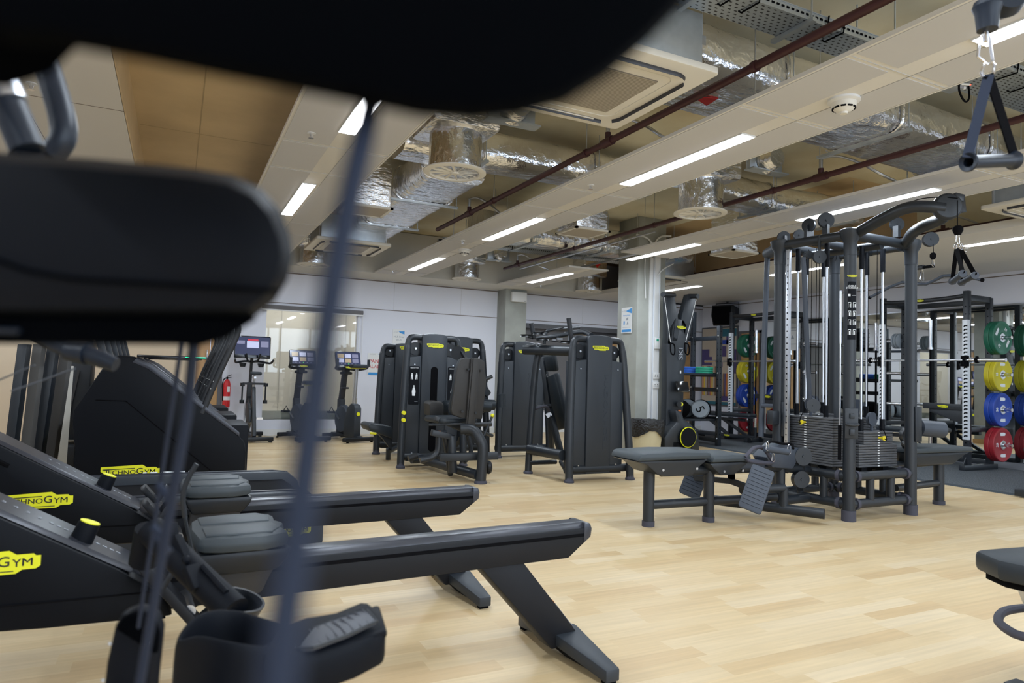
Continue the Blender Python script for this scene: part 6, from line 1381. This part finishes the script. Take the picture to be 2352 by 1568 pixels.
O('board_edge', MBL(t).tube([PD(-60, 758, .353), PD(45, 760, .353)], .0016, 6), 'near_tube', t)
O('pad_arm', MBL(t).tube([PD(-200, 640, .42), (-.9, .55, 1.05), (-.9, .55, .05)], .035, 14).bb((-1.2, .25, 0), (-.6, .85, .05)).tube([(-.9, .55, .9), (-.9, .55, 2.1)], .035, 14), 'near_vinyl', t)
# handles upper left
O('pull_handle', MBL(t).tube(smooth_path([PD(60, 20, .80), PD(95, 110, .79), PD(128, 215, .78), PD(145, 275, .775), PD(148, 320, .77), PD(120, 352, .77)], 2), .0138, 16), 'near_tube', t)
O('pull_handle', MBL(t).tube([PD(-40, 100, .62), PD(20, 240, .62), PD(64, 345, .62)], .0145, 16), 'near_tube', t)
O('handle_sleeve', MBL(t).tube([PD(-10, 170, .618), PD(18, 236, .618)], .0165, 14), 'steel', t)
O('handle_bar', MBL(t).tube([PD(48, 30, .79), PD(-200, -200, .9), (-.9, .55, 2.05)], .02, 12).tube([PD(-60, 60, .62), PD(-300, -50, .7), (-.9, .55, 1.8)], .02, 12).tube([PD(120, 352, .77), PD(60, 420, .78), PD(-120, 480, .8), (-.9, .58, 1.2)], .012, 12).tube([PD(64, 345, .62), PD(20, 460, .64), PD(-120, 520, .7), (-.9, .58, 1.15)], .013, 12), 'near_vinyl', t)
# cables
O('cable', MBL(t).tube([PD(885, 60, .21), PD(852, 240, .19), PD(815, 400, .17), PD(768, 640, .15), PD(728, 880, .135), PD(688, 1180, .113), PD(655, 1420, .103), PD(632, 1640, .098)], .0032, 12), 'near_cable', t)
O('cable', MBL(t).tube([PD(455, 700, .44), PD(444, 800, .45), PD(430, 950, .46), PD(400, 1120, .48), PD(368, 1300, .50), PD(344, 1440, .52), PD(312, 1620, .54)], .0036, 12), 'near_cable', t)
O('cable', MBL(t).tube([PD(417, 790, .62), PD(385, 1000, .66), PD(352, 1220, .70), PD(330, 1360, .73), PD(318, 1440, .75)], .0022, 10), 'near_cable', t)
m = MBL(t)
for k, (x, y) in enumerate(((370, 1118), (378, 1132), (388, 1150), (358, 1214), (366, 1236), (376, 1254))): m.tube([PD(x-8, y-6, .55), PD(x+14, y+14, .55)], .0032, 8)
O('cable_tie', m, 'near_cable', t)
gp = [(225, 1640), (240, 1520), (258, 1440), (275, 1412), (300, 1402), (325, 1405), (345, 1422), (356, 1455), (352, 1500), (345, 1560), (338, 1640)]
O('pulley_housing', MBL(t).pts([PD(x, y, .80) for x, y in gp], fwd*.03), 'near_vinyl', t, .008)
O('pulley_housing', MBL(t).pts([PD(x+4, y+6, .79) for x, y in gp[2:-2]], fwd*.012), 'near_black', t, .004)
O('housing_screw', MBL(t).sph(PD(252, 1478, .788), .002, 8).sph(PD(344, 1476, .788), .002, 8).sph(PD(236, 1562, .788), .002, 8), 'steel', t)
O('support_arm', MBL(t).tube([PD(285, 1600, .83), PD(100, 2200, .95), (-.5, .75, .04)], .03, 12).bb((-1.0, .6, 0), (-.66, .9, .04)), 'near_vinyl', t)
# steel linkage just under the pad
O('linkage', MBL(t).tube([PD(155, 806, .95), PD(200, 812, .95)], [.013, .016], 16).tube([PD(196, 812, .95), PD(236, 826, .95)], .012, 14).tube([PD(232, 824, .95), PD(266, 838, .95)], [.0125, .0095], 14).tube([PD(160, 806, .95), PD(60, 760, .95), (-.9, .58, 1.12)], .011, 12), 'near_tube', t)
O('linkage_rod', MBL(t).tube([PD(26, 898, 1.0), PD(80, 880, 1.0), PD(172, 846, 1.0)], .0014, 8).tube([PD(-20, 880, 1.0), PD(80, 838, 1.0)], .0012, 8), 'slate', t)

# ================================================================ CROSS TRAINER PEDAL AT THE BOTTOM LEFT
t = T('cross_trainer', 'cross trainer cut off by the bottom edge, its big shoe shaped pedal nearest the camera', 'cross trainer', (-.25, .95, 0)); xt = t
def ring(P, n=None): return [V(p) for p in P]
d1, d2 = 1.00, 1.10
rim = [(398, 1480, 1.0), (418, 1440, 1.02), (450, 1408, 1.06), (500, 1395, 1.10), (560, 1402, 1.11), (610, 1420, 1.10), (648, 1430, 1.08), (672, 1450, 1.03), (640, 1490, .97), (560, 1478, .95), (500, 1468, .95), (450, 1452, .97)]
# bucket as a lofted shell
top_o = [PD(*q) for q in rim]; cen = sum(top_o, V())/len(top_o)
def ringat(k, dz, sh=V()): return [cen + (p-cen)*k + V((0, 0, dz)) + sh for p in top_o]
R_ = [ringat(.86, -.10), ringat(.90, -.01), ringat(.97, .002), ringat(1.03, -.004), ringat(1.06, -.03), ringat(1.07, -.16), ringat(.98, -.24)]
n = len(top_o); m = MBL(t); vs = [p for r_ in R_ for p in r_]
fs = [(i*n+j, i*n+(j+1) % n, (i+1)*n+(j+1) % n, (i+1)*n+j) for i in range(len(R_)-1) for j in range(n)] + [tuple(range(n)), tuple((len(R_)-1)*n+j for j in range(n))]
m._add(vs, fs); ob = O('heel_bucket', m, 'near_vinyl', t, angle=70)
sb = ob.modifiers.new('smooth', 'SUBSURF'); sb.levels = 1; sb.render_levels = 2
pt = [(632, 1440, 1.05), (700, 1425, 1.09), (770, 1402, 1.12), (830, 1376, 1.15), (852, 1384, 1.15), (884, 1420, 1.10), (888, 1445, 1.07), (820, 1478, 1.03), (740, 1505, .99), (655, 1520, .96), (600, 1500, .95)]
O('foot_tray', MBL(t).pts([PD(*q) for q in pt], (0, 0, -.055)), 'near_vinyl', t, .010)
kl = [(655, 1520, .965), (888, 1445, 1.07), (892, 1462, 1.07), (850, 1500, 1.06), (740, 1580, 1.02), (560, 1700, .98), (520, 1600, .96)]
O('tray_keel', MBL(t).pts([PD(*q) for q in kl], (.02, .12, 0)), 'near_vinyl', t, .008)
ip = [(690, 1458, 1.045), (760, 1430, 1.07), (828, 1404, 1.09), (842, 1406, 1.09), (866, 1430, 1.07), (800, 1462, 1.03), (720, 1492, .985), (680, 1495, .985)]
O('tread_pad', MBL(t).pts([PD(*q) + V((0, 0, .004)) for q in ip], (0, 0, -.006)), 'grey_rubber', t, .002)
m = MBL(t)
for k in range(9):
    f_ = k/8.; a = PD(*ip[0])*(1-f_) + PD(*ip[2])*f_ ; b = PD(*ip[6])*(1-f_) + PD(*ip[4])*f_
    m.tube([a.lerp(b, .08)+V((0, 0, .005)), a.lerp(b, .5)+V((.003, 0, .003)), a.lerp(b, .92)+V((0, 0, .003))], .0012, 5)
O('tread_rib', m, 'grey_rubber', t)
fr_ = MBL(t); fr_.tube([PD(*q) + V((0, 0, .003)) for q in ip], .0025, 6, closed=True); O('tread_frame', fr_, 'frame', t)
# arm rising behind it, second cup, connecting parts
O('pedal_arm', MBL(t).tube([PD(345, 1215, 1.45), PD(450, 1320, 1.40), PD(540, 1405, 1.34)], .030, 14).tube([PD(465, 1300, 1.38), PD(520, 1360, 1.34)], .006, 8), 'near_vinyl', t)
O('shoe_cup', MBL(t).lathe([(.040, -.06), (.055, 0), (.050, .0), (.036, -.05)], o=PD(545, 1375, 1.38), axis=(.25, -.15, .95), n=24, cap=False).lathe([(.001, -.05), (.04, -.05)], o=PD(545, 1375, 1.38), axis=(.25, -.15, .95), n=20, cap=False), 'plastic', t)
O('hinge_link', MBL(t).bar(PD(398, 1235, 1.42), PD(428, 1300, 1.40), .018, .035).bar(PD(436, 1300, 1.38), PD(458, 1352, 1.36), .03, .018).tube([PD(396, 1200, 1.43), PD(404, 1260, 1.42)], .010, 10).sph(PD(428, 1285, 1.38), .009, 10), 'near_vinyl', t, .003)
O('crank_link', MBL(t).bar(PD(430, 1640, .98), PD(560, 1560, .98), .05, .04).tube([PD(430, 1640, .98), (-.25, .95, .35), (-.25, .95, .03)], .035, 12).bb((-.6, .93, 0), (.1, 1.3, .04)).tube([PD(345, 1215, 1.45), PD(330, 1290, 1.47)], .03, 12), 'near_vinyl', t)
O('strap', MBL(t).tube(smooth_path([PD(452, 1065, 1.7), PD(430, 1100, 1.7), PD(418, 1140, 1.7), PD(425, 1190, 1.7)], 2), .007, 8, sy=.3).tube([PD(425, 1190, 1.7), PD(440, 1260, 1.66), PD(455, 1310, 1.6)], .009, 8, sy=.3), 'frame', t)

# ================================================================ HANDLE HANGING AT THE UPPER RIGHT
D_ = 1.62
o = T('strap_handle', 'large single strap handle hanging from a chrome snap hook in the upper right corner', 'cable handle', PD(2275, 150, D_))
hh = o
O('cable_stopper', MBL(o).lathe([(.001, .052), (.028, .048), (.032, .035), (.026, .02), (.022, -.02), (.001, -.022)], o=PD(2268, 50, D_), axis=(0, 0, 1), n=24).lathe([(.001, .03), (.04, .03), (.05, 0), (.04, -.03), (.001, -.03)], o=PD(2305, -5, D_+.03), axis=(-.6, -1, 0), n=28), 'near_tube', o)
m = MBL(o); m.tube([PD(2262, 72, D_), PD(2250, 90, D_), PD(2246, 130, D_), PD(2268, 148, D_), PD(2280, 140, D_), PD(2273, 90, D_), PD(2266, 72, D_)], .0035, 10, closed=True).box(PD(2264, 82, D_), (.012, .008, .03)); O('snap_hook', m, 'chrome', o)
m = MBL(o); m.tube([PD(2262, 145, D_), PD(2254, 165, D_), PD(2258, 176, D_)], .0038, 10).tube([PD(2276, 142, D_), PD(2284, 150, D_), PD(2282, 168, D_)], .0038, 10); O('d_ring', m, 'chrome', o)
A_, B_ = PD(2222, 372, D_-.03), PD(2330, 368, D_+.04); tp = PD(2271, 172, D_)
O('strap', MBL(o).bar(tp, A_ + V((0, 0, .01)), .022, .004, up=(1, .6, 0)), 'near_cable', o); O('strap', MBL(o).bar(tp, B_ + V((0, 0, .01)), .024, .004, up=(.3, 1, 0)), 'hole', o)
ln = (B_-A_).length
O('grip', MBL(o).lathe([(.012, .004), (.021, .0), (.023, .004), (.018, .012), (.0155, .02), (.0155, ln-.02), (.018, ln-.012), (.023, ln-.003), (.018, ln+.003), (.001, ln+.003)], o=A_, axis=(B_-A_), n=28, cap=False).lathe([(.012, .004), (.012, .05), (.001, .051)], o=A_, axis=(B_-A_), n=20, cap=False), 'near_tube', o)
t = T('crossover_arm', 'dark pulley arm just above the picture that carries the large strap handle', 'cable machine', (2.9, .75, 0))
O('arm', MBL(t).tube([PD(2305, -25, D_+.03), PD(2330, -160, D_+.1), (2.35, .8, 2.32), (2.9, .75, 2.32), (2.9, .75, .03)], .035, 12).bb((2.6, .5, 0), (3.2, 1.0, .05)), 'frame', t)

# ================================================================ BENCH AT THE RIGHT EDGE
t = T('padded_bench', 'corner of a black padded bench with a silver frame at the lower right edge', 'bench', (2.95, 1.25, 0))
c_ = PZ(2298, 1330, .44)
x0, y1 = PZ(2292, 1290, .50).x, PZ(2292, 1290, .50).y
O('seat_pad', MBL(t).pts([(x0+.0, y1-.0, .435), (x0+.07, y1+.12, .435), (x0+.62, y1+.05, .435), (x0+.62, y1-.40, .435), (x0+.05, y1-.35, .435)], (0, 0, .075)), 'vinyl', t, .022)
O('pad_board', MBL(t).pts([(x0+.04, y1-.0, .41), (x0+.09, y1+.09, .41), (x0+.6, y1+.02, .41), (x0+.6, y1-.36, .41), (x0+.08, y1-.32, .41)], (0, 0, .03)), 'hole', t, .003)
O('silver_bracket', MBL(t).pts([(x0+.07, y1-.02, .41), (x0+.11, y1-.02, .35), (x0+.5, y1-.02, .35), (x0+.5, y1-.02, .41)], (0, -.26, 0)), 'alu', t, .004)
hp0 = [PZ(2352, 1395, .24), PZ(2305, 1402, .24), PZ(2291, 1418, .24), PZ(2296, 1435, .24), PZ(2352, 1468, .24)]
a, b = hp0[0] + V((.2, -.06, 0)), hp0[-1] + V((.22, -.05, 0))
O('carry_handle', MBL(t).tube(smooth_path([a] + hp0 + [b], 2), .016, 10), 'rubber', t)
O('frame', MBL(t).bar(a + V((.0, .05, 0)), b + V((0, -.05, 0)), .06, .05).tube([(x0+.35, y1-.16, .06), (x0+.35, y1-.16, .40)], .03, 12).bar((x0+.15, y1-.16, .05), (x0+.6, y1-.16, .05), .08, .06).bb((x0+.12, y1-.38, .01), (x0+.20, y1+.05, .06)).bar((x0+.35, y1-.16, .24), (a+b)/2 + V((.0, 0, 0)), .05, .05), 'frame', t, .005)

# ================================================================ CAMERA, WORLD, VIEW
cam = bpy.data.cameras.new('camera'); co = bpy.data.objects.new('camera', cam); COL.objects.link(co)
cam.sensor_width = 36; cam.lens = 24; cam.clip_start = .01; cam.clip_end = 100
co.matrix_world = Matrix.Translation(CAM) @ ROT.to_4x4()
cam.dof.use_dof = True; cam.dof.focus_distance = 4.3; cam.dof.aperture_fstop = 4.2
SC.camera = co
wd = bpy.data.worlds.new('world'); SC.world = wd; wd.use_nodes = True
wd.node_tree.nodes['Background'].inputs[0].default_value = (.7, .8, 1, 1); wd.node_tree.nodes['Background'].inputs[1].default_value = 2.0
vs_ = SC.view_settings; vs_.view_transform = 'Standard'; vs_.look = 'None'; vs_.gamma = 1; vs_.exposure = 0; vs_.use_curve_mapping = False
